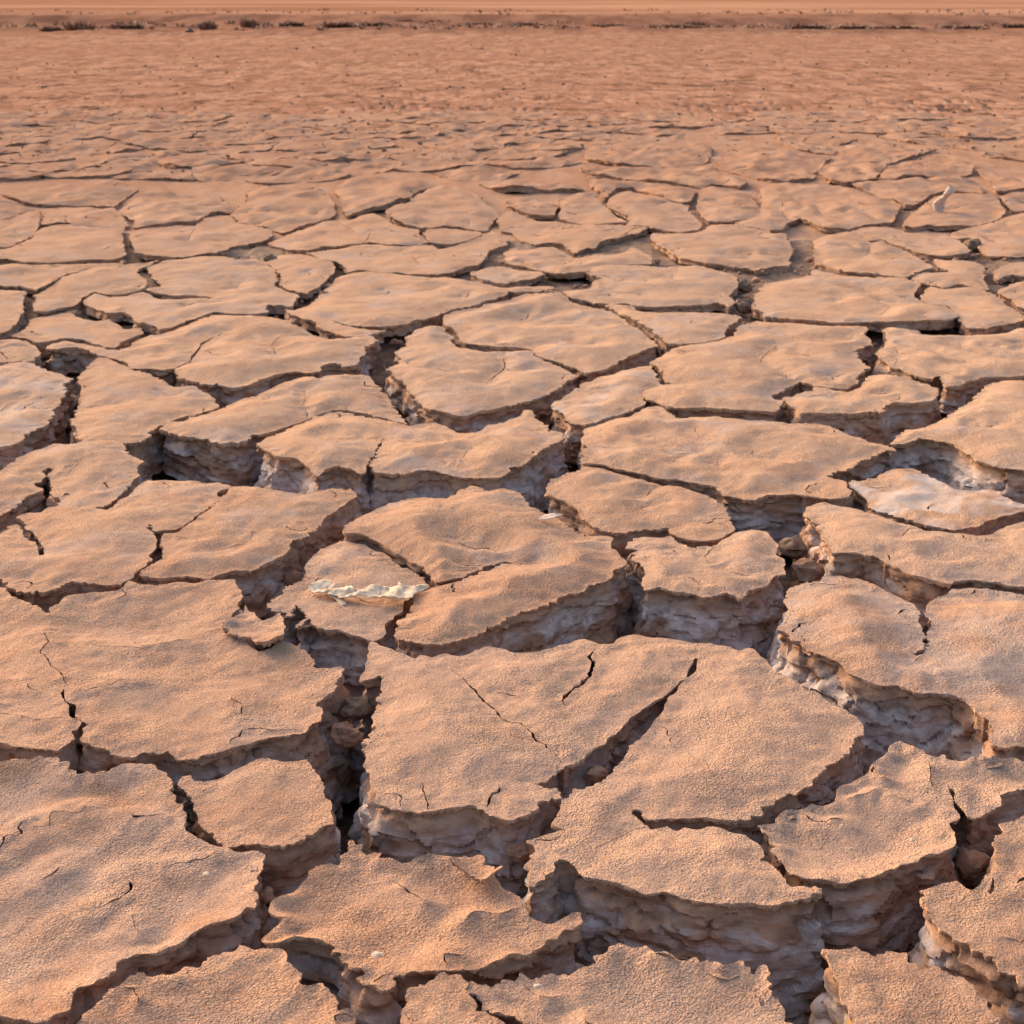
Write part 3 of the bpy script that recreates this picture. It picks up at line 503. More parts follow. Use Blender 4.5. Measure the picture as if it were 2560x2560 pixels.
# ---------------------------------------------------------------- ground: one sheet, crack floor near by, open flat far off
def build_ground():
    py = np.concatenate([np.arange(2900, 420, -13.), np.arange(420, 300, -4.), np.arange(300, 90, -3.), np.arange(90, -30, -1.)])
    ys = at(np.full(py.shape, 1280.), py)[1]
    ys = np.concatenate([[-6, -2, .3], ys, [200, 300, 600, 1500, 4000]])
    ys = np.unique(np.concatenate([ys, np.arange(36, 66, .6)]))
    u = np.linspace(-1, 1, 901); u = .7*u+.3*u**3
    Y = np.repeat(ys[:, None], len(u), 1); X = u[None]*(.55*np.maximum(Y, 0)+2.6)
    far = sm((Y-15.2)/1.8)
    z = floor_z(Y)+.02*fbm(X/.16, Y/.16, s=31, o=4)*(1-sm((Y-8)/3)) + .008*fbm(X/.2, Y/.2, s=33, o=3)
    f1, f2, ci = worley(X/.58+.35*fbm(X/.3, Y/.4, s=3, o=2), Y/.66+.35*fbm(X/.35, Y/.3, s=4, o=2), np.zeros_like(X)+.5, 91)
    crk = np.exp(-((f2-f1)/.045)**2)
    zf = -.004+.010*fbm(X/3.5, Y/3, s=8, o=4)+.005*fbm(X/.45, Y/1.6, s=9, o=3)+.006*np.abs(fbm(X/.9, Y/2.4, s=12, o=3))+.008*(ci-.5)*sm((22-Y)/6)-.05*crk*sm((21-Y)/4)*sm(.45+1.5*fbm(X/1.2, Y/1.5, s=44, o=2))
    zf = zf*sm((75-Y)/25)+.03*fbm(X/9, Y/9, s=14, o=3)*sm((Y-30)/10)
    # low bank of darker soil behind the scrub
    yb = 50+1.8*fbm(X/9, Y*0, s=22, o=2)-.03*X
    zf = zf+(.20+.09*fbm(X/3, Y/2, s=21, o=3))*np.exp(-((Y-yb)/1.5)**2)*(Y > 40)
    yb2 = 41+1.2*fbm(X/7, Y*0, s=25, o=2)
    zf = zf+(.06+.06*fbm(X/1.5, Y/1.5, s=27, o=3))*np.exp(-((Y-yb2)/1.2)**2)*(Y > 30)
    z = z*(1-far)+zf*far
    nr, nc = Y.shape
    V = np.stack([X.ravel(), Y.ravel(), z.ravel()], 1)
    i = np.arange(nr*nc).reshape(nr, nc)
    q = np.stack([i[:-1, :-1], i[:-1, 1:], i[1:, 1:], i[1:, :-1]], -1).reshape(-1, 4)
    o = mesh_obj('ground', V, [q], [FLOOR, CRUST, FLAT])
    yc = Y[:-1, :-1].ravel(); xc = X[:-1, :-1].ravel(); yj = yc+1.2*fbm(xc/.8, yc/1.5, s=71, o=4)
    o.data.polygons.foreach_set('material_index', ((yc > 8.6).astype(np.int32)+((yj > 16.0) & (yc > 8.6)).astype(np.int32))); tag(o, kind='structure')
    return o
build_ground()

# ---------------------------------------------------------------- mud plates
def parse(spec):
    pts = []; t = None
    for tok in spec.split():
        if ':' in tok: k, tok = tok.split(':'); t = TILES[k]
        x, y = map(float, tok.split(','))
        X_, Y_ = t[0]+x*t[2]/1932, t[1]+y*t[2]/1932
        if X_ < -5: X_ *= 3.2                         # plates cut by the picture edge run on beyond it
        if X_ > 2565: X_ = 2560+(X_-2560)*3.2
        pts.append((X_, Y_))
    return np.array(pts)
def resample(P, step, closed=True):
    """Catmull-Rom through P, evenly spaced"""
    n = len(P); out = []
    segs = n if closed else n-1
    for i in range(segs):
        if closed: p0, p1, p2, p3 = P[i-1], P[i], P[(i+1) % n], P[(i+2) % n]
        else: p0, p1, p2, p3 = P[max(i-1, 0)], P[i], P[i+1], P[min(i+2, n-1)]
        L = np.linalg.norm(p2-p1); k = max(1, int(round(L/step)))
        t = (np.arange(k)/k)[:, None]
        c = .5*((2*p1)+(-p0+p2)*t+(2*p0-5*p1+4*p2-p3)*t*t+(-p0+3*p1-3*p2+p3)*t**3)
        lin = p1+(p2-p1)*t
        out.append(.45*c+.55*lin)
    if not closed: out.append(P[-1:])
    return np.concatenate(out)
def area(P): x, y = P[:, 0], P[:, 1]; return .5*np.sum(x*np.roll(y, -1)-np.roll(x, -1)*y)
def inside(Q, P):
    """even-odd test, worked in strips so each strip meets only the edges it can cross"""
    r = np.zeros(len(Q), bool)
    x1, y1 = P[:, 0], P[:, 1]; x2, y2 = np.roll(x1, -1), np.roll(y1, -1)
    lo, hi = np.minimum(y1, y2), np.maximum(y1, y2)
    o = np.argsort(Q[:, 1])
    for a in range(0, len(Q), 256):
        k = o[a:a+256]; q = Q[k]; e = (hi >= q[0, 1]) & (lo <= q[-1, 1])
        if not e.any(): continue
        X, Yq = q[:, :1], q[:, 1:]; ya, yb = y1[e], y2[e]; d = np.where(ya == yb, 1e-12, yb-ya)
        r[k] = (np.sum(((ya > Yq) != (yb > Yq)) & (X < (x2[e]-x1[e])*(Yq-ya)/d+x1[e]), 1) % 2).astype(bool)
    return r
def dist_to(Q, P):
    d = np.empty(len(Q)); P = P.astype(np.float32)
    for a in range(0, len(Q), 3000):
        q = Q[a:a+3000].astype(np.float32)
        d[a:a+3000] = np.sqrt(np.min((q[:, :1]-P[:, 0])**2+(q[:, 1:]-P[:, 1])**2, 1))
    return d
def normals(P, smooth):
    t = np.roll(P, -1, 0)-np.roll(P, 1, 0)
    n = np.stack([t[:, 1], -t[:, 0]], 1); n /= np.linalg.norm(n, axis=1, keepdims=True)+1e-9
    if smooth > 0:
        k = min(smooth, len(P)//6); a = n.copy()
        for j in range(1, k+1): a += np.roll(n, j, 0)+np.roll(n, -j, 0)
        n = a/(np.linalg.norm(a, axis=1, keepdims=True)+1e-9)
    return n
def ring_quads(n, m, off=0):
    i = np.arange(n); j = (i+1) % n; q = []
    for r in range(m-1):
        a, b = off+r*n, off+(r+1)*n
        q.append(np.stack([a+i, b+i, b+j, a+j], 1))
    return np.concatenate(q)
ALL_OUT = []                                         # world outlines, to keep filler plates clear of them

def plate(label, W, cracks, opt, rnd, group=None, flake=False, parent=None, collect=None, name='mud_plate', cat='mud plate', px_out=None):
    """W: world outline (k,2) or px_out: survey outline. Builds mud_plate > crust, clay_body"""
    zb = opt.get('z', 0)+rnd.uniform(-.004, .004); tx, ty = rnd.uniform(-.02, .02), rnd.uniform(-.015, .015)
    bowl, bl, curl = opt.get('bowl', -.01), opt.get('bl', .06), opt.get('curl', .002)
    sd = rnd.randrange(1000); rough = 0.
    if px_out is not None:
        z = np.zeros(len(px_out))+zb
        for _ in range(4):
            x, y = at(px_out[:, 0], px_out[:, 1], z); z = zb+terrain(x, y)
        W = np.stack([x, y], 1)
    if area(W) < 0: W = W[::-1]
    c = W.mean(0); R = np.sqrt(abs(area(W))/math.pi)
    bl = min(bl, .5*R); tx *= min(1, .25/R); ty *= min(1, .25/R)
    dist = max(1.9, float(np.hypot(np.percentile(W[:, 1], 30), 1.35)))
    rough = float(sm(np.array((dist-6.5)/5.)))
    pix = dist/1576*(5 if collect is not None else 1)
    step = max(.003, 1.5*pix)
    P = resample(W, step)
    nn = normals(P, 3)
    x, y = P[:, 0], P[:, 1]
    tooth = np.clip(.75+1.3*fbm(x/.16, y/.16, s=sd+4, o=2), .12, 1.7)
    rag = .006*fbm(x/.06, y/.06, s=sd, o=2)+tooth*(.0042*fbm(x/.018, y/.018, s=sd+1, o=2)+.0032*vn(x/.0075, y/.0075, s=sd+2))
    rag *= opt.get('rag', 1.)*(1 if dist < 5 else 1.25)
    P = P+nn*rag[:, None]
    def ztop(x, y, d):
        z = zb+terrain(x, y)+tx*(x-c[0])+ty*(y-c[1])-bowl*(1-np.exp(-(d/bl)**1.6))
        z += curl*np.exp(-d/.016)*np.clip(.5+fbm(x/.05, y/.05, s=sd+5, o=2), -.3, 1.6)
        e = sm(d/.04)
        z += e*(.0055*fbm(x/.24, y/.20, s=sd+7, o=3)+.0018*fbm(x/.035, y/.035, s=sd+8, o=2))+.0012*fbm(x/.02, y/.02, s=sd+9, o=2)
        if opt.get('salt'): z += e*.003*fbm(x/.08, y/.08, s=sd+11, o=3)
        if rough: z += rough*(.012*fbm(x/.12, y/.22, s=sd+13, o=3)+.018*np.clip(fbm(x/.35, y/.6, s=sd+14, o=3), -.5, 1))
        if flake: z += .022*((x-c[0])/R)**2*opt.get('roll', .5)-.004*((y-c[1])/R)+.004*fbm(x/.05, y/.05, s=sd+15, o=2)
        return z
    holes = []
    for spec in cracks:
        hd, body = spec.split(':', 1); t, wd = hd.split(); T = TILES[t]
        pp = parse(t+':'+body)
        hx, hy = at(pp[:, 0], pp[:, 1], zb+terrain(*at(pp[:, 0], pp[:, 1])))
        dd = np.hypot(hx.mean(), np.hypot(hy.mean(), CAM_H))
        Wd = float(wd)*T[2]/1932*dd/FOC*1.15
        L = resample(np.stack([hx, hy], 1), max(.003, 1.4*pix), False)
        if len(L) < 4: continue
        tg = np.gradient(L, axis=0); nr = np.stack([tg[:, 1], -tg[:, 0]], 1); nr /= np.linalg.norm(nr, axis=1, keepdims=True)+1e-9
        L = L+nr*(.003*fbm(L[:, 0]/.025, L[:, 1]/.025, s=sd+20, o=3))[:, None]
        s = np.linspace(0, 1, len(L)); tp = np.minimum(1, np.minimum(s, 1-s)*5+.08)
        wl = np.maximum(.0009, .5*Wd*tp*(.75+.6*vn(L[:, 0]/.012, L[:, 1]/.012, s=sd+21)))
        wr = np.maximum(.0009, .5*Wd*tp*(.75+.6*vn(L[:, 0]/.012, L[:, 1]/.012, s=sd+22)))
        H = np.concatenate([L+nr*wl[:, None], (L-nr*wr[:, None])[::-1]])
        if area(H) > 0: H = H[::-1]                  # holes run clockwise
        H = H[inside(H, P)]
        if len(H) > 6: holes.append(H)
    if not flake and collect is None and R > .16 and not opt.get('plain'):
        hr = random.Random(sd*7+3)
        for _ in range(hr.randint(3+int(2*rough), 5+int(R*8+5*rough))):
            if hr.random() < .55: q = P[hr.randrange(len(P))].copy(); a = math.atan2(*(c-q)[::-1])+hr.uniform(-.7, .7)
            else: q = c+np.array([hr.uniform(-.6, .6)*R, hr.uniform(-.6, .6)*R]); a = hr.uniform(0, 6.28)
            walk = [q]; st_ = max(.012, 2.5*pix)
            for _k in range(hr.randint(4, 5+int(R*22))):
                a += hr.gauss(0, .55); q = q+st_*hr.uniform(.6, 1.4)*np.array([math.cos(a), math.sin(a)]); walk.append(q)
            L = resample(np.array(walk), max(.003, 1.3*pix), False)
            L = L[inside(L, P) & (dist_to(L, P) > .004)]
            if len(L) < 7 or any(dist_to(L, H).min() < .02 for H in holes): continue
            if np.max(np.hypot(*np.diff(L, axis=0).T)) > 6*max(.003, 1.3*pix): continue
            tg = np.gradient(L, axis=0); nr = np.stack([tg[:, 1], -tg[:, 0]], 1); nr /= np.linalg.norm(nr, axis=1, keepdims=True)+1e-9
            s = np.linspace(0, 1, len(L)); wd_ = (.0008+hr.random()**2*.0018+(.45+.5*rough)*pix)*np.minimum(1, np.minimum(s, 1-s)*4+.1)*(.8+.5*vn(L[:, 0]/.01, L[:, 1]/.01, s=sd))
            H = np.concatenate([L+nr*wd_[:, None], (L-nr*wd_[:, None])[::-1]])
            if area(H) > 0: H = H[::-1]
            holes.append(H)
    loops = [P]+holes
    B = np.concatenate(loops)
    # interior points, denser near the rim
    lo, hi = P.min(0), P.max(0)
    def grid(g, gy):
        gx, gyy = np.meshgrid(np.arange(lo[0], hi[0], g), np.arange(lo[1], hi[1], gy))
        q = np.stack([gx.ravel(), gyy.ravel()], 1)
        q += (np.stack([_h(q[:, 0]*9e3, q[:, 1]*9e3, q[:, 0]*0, 3), _h(q[:, 0]*9e3, q[:, 1]*9e3, q[:, 0]*0, 4)], 1)-.5)*np.array([g, gy])*.55
        q = q[inside(q, P)]
        for H in holes: q = q[~inside(q, H)]
        return q, dist_to(q, B)
    g2 = max(.0085, (4.2-1.4*rough)*pix); g1 = max(.0045, 2.1*pix)
    q2, d2 = grid(g2, g2*1.3); q2 = q2[d2 > .028]
    q1, d1 = grid(g1, g1*1.2); q1 = q1[(d1 > .6*g1) & (d1 <= .028+g1*.3)]
    pts = np.concatenate(loops+[q1, q2])
    edges = []; o0 = 0
    for Lp in loops:
        n = len(Lp); edges += [(o0+i, o0+(i+1) % n) for i in range(n)]; o0 += n
    ctr = pts.mean(0)
    rv, re, rf, _, _, _ = delaunay_2d_cdt([Vector((a, b)) for a, b in (pts-ctr)], edges, [], 0, 1e-7, False)
    TV = np.array([(v[0], v[1]) for v in rv])+ctr; TF = np.array([f for f in rf if len(f) == 3], int)
    if len(TF) == 0: return None
    cen = TV[TF].mean(1); keep = inside(cen, P)
    for H in holes: keep &= ~inside(cen, H)
    TF = TF[keep]
    a = TV[TF]; ar = (a[:, 1, 0]-a[:, 0, 0])*(a[:, 2, 1]-a[:, 0, 1])-(a[:, 2, 0]-a[:, 0, 0])*(a[:, 1, 1]-a[:, 0, 1])
    TF[ar < 0] = TF[ar < 0][:, ::-1]
    TZ = ztop(TV[:, 0], TV[:, 1], dist_to(TV, B))
    cv = [np.column_stack([TV, TZ])]; cf = [TF]; off = len(TV); cl = [np.zeros(len(TV))]
    bv = []; bf = []; bo = 0; blay = []
    depth = opt.get('depth', .235-.205*float(sm(np.array((c[1]-2.7)/5.0))))
    lean = max(.15, .7*opt.get('lean', .15))
    zr = np.zeros(1)
    for li, Lp in enumerate(loops):
        hole = li > 0; n = len(Lp); x, y = Lp[:, 0], Lp[:, 1]
        z0 = ztop(x, y, np.zeros(n))
        n1 = normals(Lp, 2); n2 = normals(Lp, 1 if hole else max(2, int(.022/step)))
        tc = (.009+.004*fbm(x/.05, y/.05, s=sd+30, o=2)+.0035*vn(x/.006, y/.006, s=sd+31))
        tc = np.clip(tc, .003, .03)*opt.get('tc', 1.)*(1+.25*(dist > 5))
        fl = (.0025*vn(x/.009, y/.009, s=sd+32))
        ins = .004 if hole else .02
        prof = [(0*x, 0*x), (.0006+0*x, -.18*tc), (fl-.0006, -.6*tc), (fl*.5-.003, -tc), (-ins+0*x, -tc*1.02)]
        if flake: prof[-1] = (-.004+0*x, -tc*1.05)
        rv_ = [np.column_stack([x+n1[:, 0]*oo, y+n1[:, 1]*oo, z0+dz]) for oo, dz in prof]
        cv += rv_; cf.append(ring_quads(n, len(prof), off)); off += n*len(prof); cl += [np.zeros(n)]*len(prof)
        if flake: continue
        # clay below the crust: bedded, blocky, leaning out a little towards the foot
        dp = min(depth, .055) if hole else depth
        m = max(4, int(dp/max(.0055, 1.7*pix)))
        k = 1 if hole or step > .006 else 2
        xs, ys_, zs, nb = x[::k], y[::k], z0[::k], n2[::k]; tcs = tc[::k]; nb_n = len(xs)
        t = np.linspace(0, 1, m)[:, None]
        D = tcs*.55+t*(dp-tcs*.55)
        base = (-.007+0*D if hole else -.009+lean*np.maximum(0, D-.012))
        if hole: wx, wy = xs, ys_
        else:                                         # below the ragged lip the wall follows the smoother line of the crack
            kk = max(1, min(int(.022/step/k), nb_n//10)); ker = np.ones(2*kk+1)/(2*kk+1)
            cx_ = np.convolve(np.concatenate([xs[-kk:], xs, xs[:kk]]), ker, 'valid'); cy_ = np.convolve(np.concatenate([ys_[-kk:], ys_, ys_[:kk]]), ker, 'valid')
            cz_ = np.convolve(np.concatenate([zs[-kk:], zs, zs[:kk]]), ker, 'valid')
            wsm = sm((D-tcs*.6)/.022); wx = xs+(cx_-xs)*wsm; wy = ys_+(cy_-ys_)*wsm; zs = zs+(cz_-zs)*wsm
        X = wx+nb[:, 0]*base; Yv = wy+nb[:, 1]*base; Z = zs-D
        if hole: disp = .0015*fbm(X/.02, Yv/.02, Z/.02, s=sd+40, o=2)
        else:
            f1, f2, ci = worley(X/.125+.35*fbm(X/.07, Yv/.07, Z/.07, s=sd+41, o=2), Yv/.125, Z/.060, sd+42)
            g1_, g2_, cj = worley(X/.045, Yv/.045, Z/.025, sd+46)
            disp = .026*(ci-.5)-.009*np.exp(-((f2-f1)/.04)**2)+.003*(cj-.5)-.002*np.exp(-((g2_-g1_)/.06)**2)+.006*fbm(X/.035, Yv/.035, Z/.02, s=sd+43, o=3)
            bed = fbm(X/.25, Yv/.25, Z/.012+3*fbm(X/.1, Yv/.1, s=sd+44, o=1), s=sd+45, o=1)
            disp += .005*bed
            disp *= sm((D-tcs*.5)/.02)*np.clip(1.1*(1-.25*(dist > 6)), 0, 1)
            disp = np.minimum(disp, .018+.25*D)
        X = X+nb[:, 0]*disp; Yv = Yv+nb[:, 1]*disp
        bv.append(np.column_stack([X.ravel(), Yv.ravel(), Z.ravel()])); bf.append(ring_quads(nb_n, m, bo)); bo += nb_n*m
        blay.append((D+np.zeros_like(X)).ravel()/.2)
    CV = np.concatenate(cv)
    color = (opt.get('salt', 0), opt.get('pale', 0), opt.get('grey', 0), opt.get('yellow', 0))
    if collect is not None:
        collect.append((CV, cf, np.concatenate(bv), bf)); return None
    org = (float(c[0]), float(c[1]), float(zb-(.004 if flake else depth)))
    if flake:
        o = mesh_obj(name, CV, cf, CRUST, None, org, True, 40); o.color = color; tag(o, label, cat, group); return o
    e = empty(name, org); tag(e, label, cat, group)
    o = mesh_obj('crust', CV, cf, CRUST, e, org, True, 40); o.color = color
    o = mesh_obj('clay_body', np.concatenate(bv), bf, CLAY, e, org, True, 38, np.concatenate(blay)); o.color = color
    return e

rnd = random.Random(11)
for label, spec, cracks, opt in PLATES:
    po = parse(spec); x, y = at(po[:, 0], po[:, 1]); ALL_OUT.append(np.stack([x, y], 1))
    plate(label, None, cracks, opt, rnd, px_out=po)

# ---------------------------------------------------------------- loose curled flakes of crust
FLAKES = [
("curled mud flake lying over a crack at the right of the large left plate", "E:1340,985 1400,930 1460,880 1480,830 1510,870 1545,900 1590,945 1650,910 1700,900 1720,960 1725,1020 1690,1075 1620,1100 1560,1095 1500,1060 1400,1035 1360,1010", dict(z=.016, bowl=.006, roll=.4)),
("lifted crust flake on the far right rim of the bottom centre plate", "B:1265,985 1290,945 1340,905 1420,915 1500,950 1560,1010 1600,1055 1480,1078 1430,1052 1350,1022", dict(z=.018, bowl=.004, roll=.5)),
#("curled crust flap standing in the crack left of centre", "I:910,1445 960,1405 1010,1378 1060,1420 1110,1402 1160,1432 1220,1462 1100,1462 990,1458", dict(z=.012, bowl=.004, roll=.3)),
#("thin crust flap at the edge of the crack below the grey clay front", "I:1290,1458 1350,1422 1400,1430 1450,1455 1530,1440 1560,1472 1550,1502 1480,1497 1400,1482", dict(z=.012, bowl=.004, roll=.3)),
("broken crust chunk hanging at the near right rim of the bowl-shaped plate", "D:1300,960 1340,935 1380,928 1410,960 1395,1010 1385,1070 1340,1095 1290,1075 1265,1040 1290,1000", dict(z=-.03, bowl=-.01, roll=.2)),
]
for lab, spec, opt in FLAKES:
    opt = dict(opt, tc=1.1); plate(lab, None, [], opt, rnd, px_out=parse(spec), flake=True, name='mud_flake', cat='mud flake')
# ---------------------------------------------------------------- filler: thin plates of the farther flats, and the flats beside the view
def voronoi_cells(sites, reach):
    cells = []
    for i, s in enumerate(sites):
        d = np.hypot(*(sites-s).T); nb = np.argsort(d)[1:16]
        poly = [(s[0]+reach*math.cos(a), s[1]+reach*math.sin(a)) for a in np.linspace(0, 2*math.pi, 13)[:-1]]
        for j in nb:
            m = (s+sites[j])/2; nv = sites[j]-s; out = []
            for k in range(len(poly)):
                p, q = np.array(poly[k-1]), np.array(poly[k]); a, b = np.dot(p-m, nv), np.dot(q-m, nv)
                if a <= 0: out.append(tuple(p))
                if a*b < 0: out.append(tuple(p+(q-p)*a/(a-b)))
            poly = out
            if len(poly) < 3: break
        cells.append(np.array(poly) if len(poly) >= 3 else None)
    return cells
def in_view(x, y): 
    return abs(x) < .345*math.hypot(y, 1.35)+.05
def blocked(c, shrink):
    q = resample(c, .05); m = c.mean(0)
    q = np.concatenate([q, m+(q-m)*.5, m[None]])
    for P in ALL_OUT:
        if (P.max(0) < q.min(0)).any() or (P.min(0) > q.max(0)).any(): continue
        if inside(q, P).any(): return True
    return False
def sites_for(y0, y1, size, xfun):
    s = []; y = y0
    while y < y1:
        x = -xfun(y)
        while x < xfun(y):
            s.append((x+rnd.uniform(-.36, .36)*size, y+rnd.uniform(-.36, .36)*size)); x += size
        y += size*.95
    return np.array(s)
n_far = 0; side = []
S = sites_for(7.6, 16.6, .60, lambda y: .40*y+1.6)
for s, c in zip(S, voronoi_cells(S, .9)):
    if c is None or abs(area(c)) < .05: continue
    m = c.mean(0); r = np.hypot(*(c-m).T).mean()
    gap = rnd.choice((.006, .010, .016, .024))
    c = m+(c-m)*(1-gap/r)
    c = resample(c, .12); c = c+np.stack([.035*fbm(c[:, 0]/.25, c[:, 1]/.25, s=61, o=2), .035*fbm(c[:, 0]/.25, c[:, 1]/.25, s=62, o=2)], 1)
    if blocked(c, 0): continue
    vis = in_view(*s)
    opt = dict(bowl=rnd.choice((-.006, -.01, -.014, .006)), z=rnd.uniform(-.010, .006), depth=.045)
    if vis and n_far < 290:
        n_far += 1
        plate("thin low plate of dried mud in the far cracked flats", c, [], opt, rnd, group='thin mud plates of the far flats')
    else: plate('', c, [], opt, rnd, collect=side)
# plates of the same flat to either side of the view
S = sites_for(.9, 7.6, .44, lambda y: .36*y+2.0)
for s, c in zip(S, voronoi_cells(S, .8)):
    if c is None or abs(area(c)) < .05: continue
    if abs(s[0]) < .34*math.hypot(s[1], 1.35) and s[1] > 1.2: continue
    m = c.mean(0); r = np.hypot(*(c-m).T).mean(); c = m+(c-m)*(1-.03/r)
    if blocked(c, 0) or any(in_view(*p) for p in c[c[:, 1] > 1.5]): continue
    plate('', c, [], dict(bowl=-.014, z=rnd.uniform(-.01, .01)), rnd, collect=side)
if side:
    V = []; F = []; o = 0
    for CV, cf, BV, bf in side:
        V.append(CV); F += [f+o for f in cf]; o += len(CV)
        V.append(BV); F += [f+o for f in bf]; o += len(BV)
    t = [f for f in F if f.shape[1] == 3]; q = [f for f in F if f.shape[1] == 4]
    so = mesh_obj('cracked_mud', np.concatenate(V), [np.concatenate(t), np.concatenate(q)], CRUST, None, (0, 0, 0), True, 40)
    tag(so, 'cracked mud plates stretching away beyond the picture edges', 'cracked mud', kind='stuff')

# ---------------------------------------------------------------- lumps
import bmesh
def lump_mesh(seed, sub=2, rough=.35, flat=.75):
    bm = bmesh.new(); bmesh.ops.create_icosphere(bm, subdivisions=sub, radius=1)
    V = np.array([v.co[:] for v in bm.verts])
    f1, f2, ci = worley(V[:, 0]*1.3+seed, V[:, 1]*1.3, V[:, 2]*1.3, seed)
    r = 1+rough*(ci-.5)+rough*.5*fbm(V[:, 0]*1.7+seed, V[:, 1]*1.7, V[:, 2]*1.7, s=seed, o=2)
    V = V*r[:, None]*np.array([1, .85, flat]); F = np.array([[v.index for v in f.verts] for f in bm.faces]); bm.free()
    return V, F
def tile(t, x, y):
    T = TILES[t]; return T[0]+x*T[2]/1932, T[1]+y*T[2]/1932
def spot(t, x, y, z=0.):
    px, py = tile(t, x, y); a, b = at(px, py, z); return float(a), float(b), z
def size_px(t, w, y): 
    T = TILES[t]; py = T[1]+y*T[2]/1932; Y = float(at(1280, py)[1]); return w*T[2]/1932*math.hypot(Y, CAM_H)/FOC
def lump(name, label, cat, t, x, y, z, w, mat, seed, group=None, flat=.75, sub=3):
    V, F = lump_mesh(seed, sub, .4, flat); r = size_px(t, w, y)/2
    p = spot(t, x, y, z)
    o = mesh_obj(name, V*r+np.array(p), [F], mat, None, p, True, 30); tag(o, label, cat, group); return o
CLOD = mat_plain('brown_clod', (.13, .08, .055), (.27, .17, .115), 50, .95, .1, 1)
lump('mud_clod', 'brown mud clod sitting in the crack near the right edge, middle distance', 'clod', 'Q', 1535, 945, -.01, 130, CLOD, 3)
lump('mud_clod', 'dark crumbly clod in the deep crack right of centre', 'clod', 'O', 1765, 1405, -.02, 150, CLOD, 5)
lump('mud_clod', 'brown clod above another in the deep crack right of centre', 'clod', 'O', 1750, 1255, -.02, 120, CLOD, 6)
lump('mud_clod', 'small brown clod at the head of the left crack, middle distance', 'clod', 'N', 105, 1055, .0, 100, CLOD, 8)
lump('clay_block', 'broken clay block in the dark pit right of the rounded plate', 'clay block', 'H', 620, 640, -.06, 190, CLAY, 9)
lump('clay_block', 'dark wet-looking clay lump deep in the pit', 'clay block', 'H', 545, 500, -.09, 220, CLOD, 10, flat=.5)
lump('clay_block', 'broken clay block in the crack below the largest central plate', 'clay block', 'B', 1690, 890, -.05, 150, CLAY, 12)
lump('clay_block', 'jumbled clay block in the wide crack left of the largest central plate', 'clay block', 'F', 640, 1640, -.05, 200, CLAY, 13)
lump('clay_block', 'mossy clay block under the far corner of the largest central plate', 'clay block', 'F', 700, 1480, -.045, 190, CLOD, 14)
lump('clay_block', 'grey clay block at the foot of the crack in the largest central plate', 'clay block', 'C', 700, 430, -.03, 150, CLAY, 15)
lump('clay_block', 'long clay slab under the front of the largest central plate', 'clay block', 'C', 1350, 1500, -.09, 420, CLAY, 16, flat=.3)
lump('clay_block', 'clay block in the crack left of the bowl-shaped plate', 'clay block', 'D', 1620, 960, -.05, 210, CLAY, 17)
lump('clay_block', 'small clay block between two lower left plates', 'clay block', 'B', 150, 1160, -.06, 130, CLAY, 18)
lump('clay_block', 'crumbling clay block near the left leaf-strewn crack', 'clay block', 'E', 1780, 690, -.05, 120, CLAY, 19)
lump('pebble', 'round brown pebble set in the clay wall of the large left plate', 'pebble', 'E', 1555, 1745, -.022, 62, CLOD, 20, flat=.9)
lump('stone', 'dark brown stone alone on the far flat, upper left', 'stone', 'M', 1440, -650, .03, 75, mat_plain('dark_stone', (.07, .035, .025), (.13, .07, .05), 8), 21)
# pale chips and shell bits
CHIP = mat_plain('pale_chip', (.42, .30, .22), (.56, .43, .34), 200, 1, 0)
for t, x, y, w_, lab in (
    ('A', 1245, 1025, 55, 'small white chip near the right end of the lower left plate'),
    ('B', 830, 1512, 85, 'thin pale chip on the bottom centre dished plate'),
    ('C', 350, 1700, 60, 'blunt pale chip on the far edge of the bottom saw-toothed plate'),
    ('D', 1260, 818, 45, 'tiny white chip on the bowl-shaped plate'),
    ('H', 1808, 1018, 45, 'tiny pale chip on the plate with the upright slit'),
    ('E', 1830, 268, 22, 'white speck on the plate right of the S-shaped crack'),
    ('L', 1825, 1192, 130, 'long thin pale flake on the large right edge plate')):
    lump('pale_chip', lab, 'chip', t, x, y, .008, w_*.8, CHIP, int(x) % 50, flat=.25, sub=2)

# ---------------------------------------------------------------- crumpled leaf strip, pale leaf, white scrap
LEAF = mat_plain('bleached_leaf', (.50, .345, .23), (.68, .50, .355), 35, 1, 0, .3)
def ribbon(name, label, cat, path, half, zf, mat, thick=.0016, nv=9):
    """path: (n,3) centreline; half: half width per point; zf(u,v): lift"""
    n = len(path); tg = np.gradient(path, axis=0); side_ = np.stack([tg[:, 1], -tg[:, 0]], 1); side_ /= np.linalg.norm(side_, axis=1, keepdims=True)
    u = np.linspace(0, 1, n)[:, None]; v = np.linspace(-1, 1, nv)[None]
    X = path[:, :1]+side_[:, :1]*half[:, None]*v; Y = path[:, 1:2]+side_[:, 1:2]*half[:, None]*v; Z = path[:, 2:3]+zf(u, v)
    V = np.stack([X.ravel(), Y.ravel(), Z.ravel()], 1); i = np.arange(n*nv).reshape(n, nv)
    q = np.stack([i[:-1, :-1], i[:-1, 1:], i[1:, 1:], i[1:, :-1]], -1).reshape(-1, 4)
    p = path[0]; o = mesh_obj(name, V, [q], mat, None, tuple(p), True)
    md = o.modifiers.new('thickness', 'SOLIDIFY'); md.thickness = thick; md.offset = 0
    tag(o, label, cat); return o
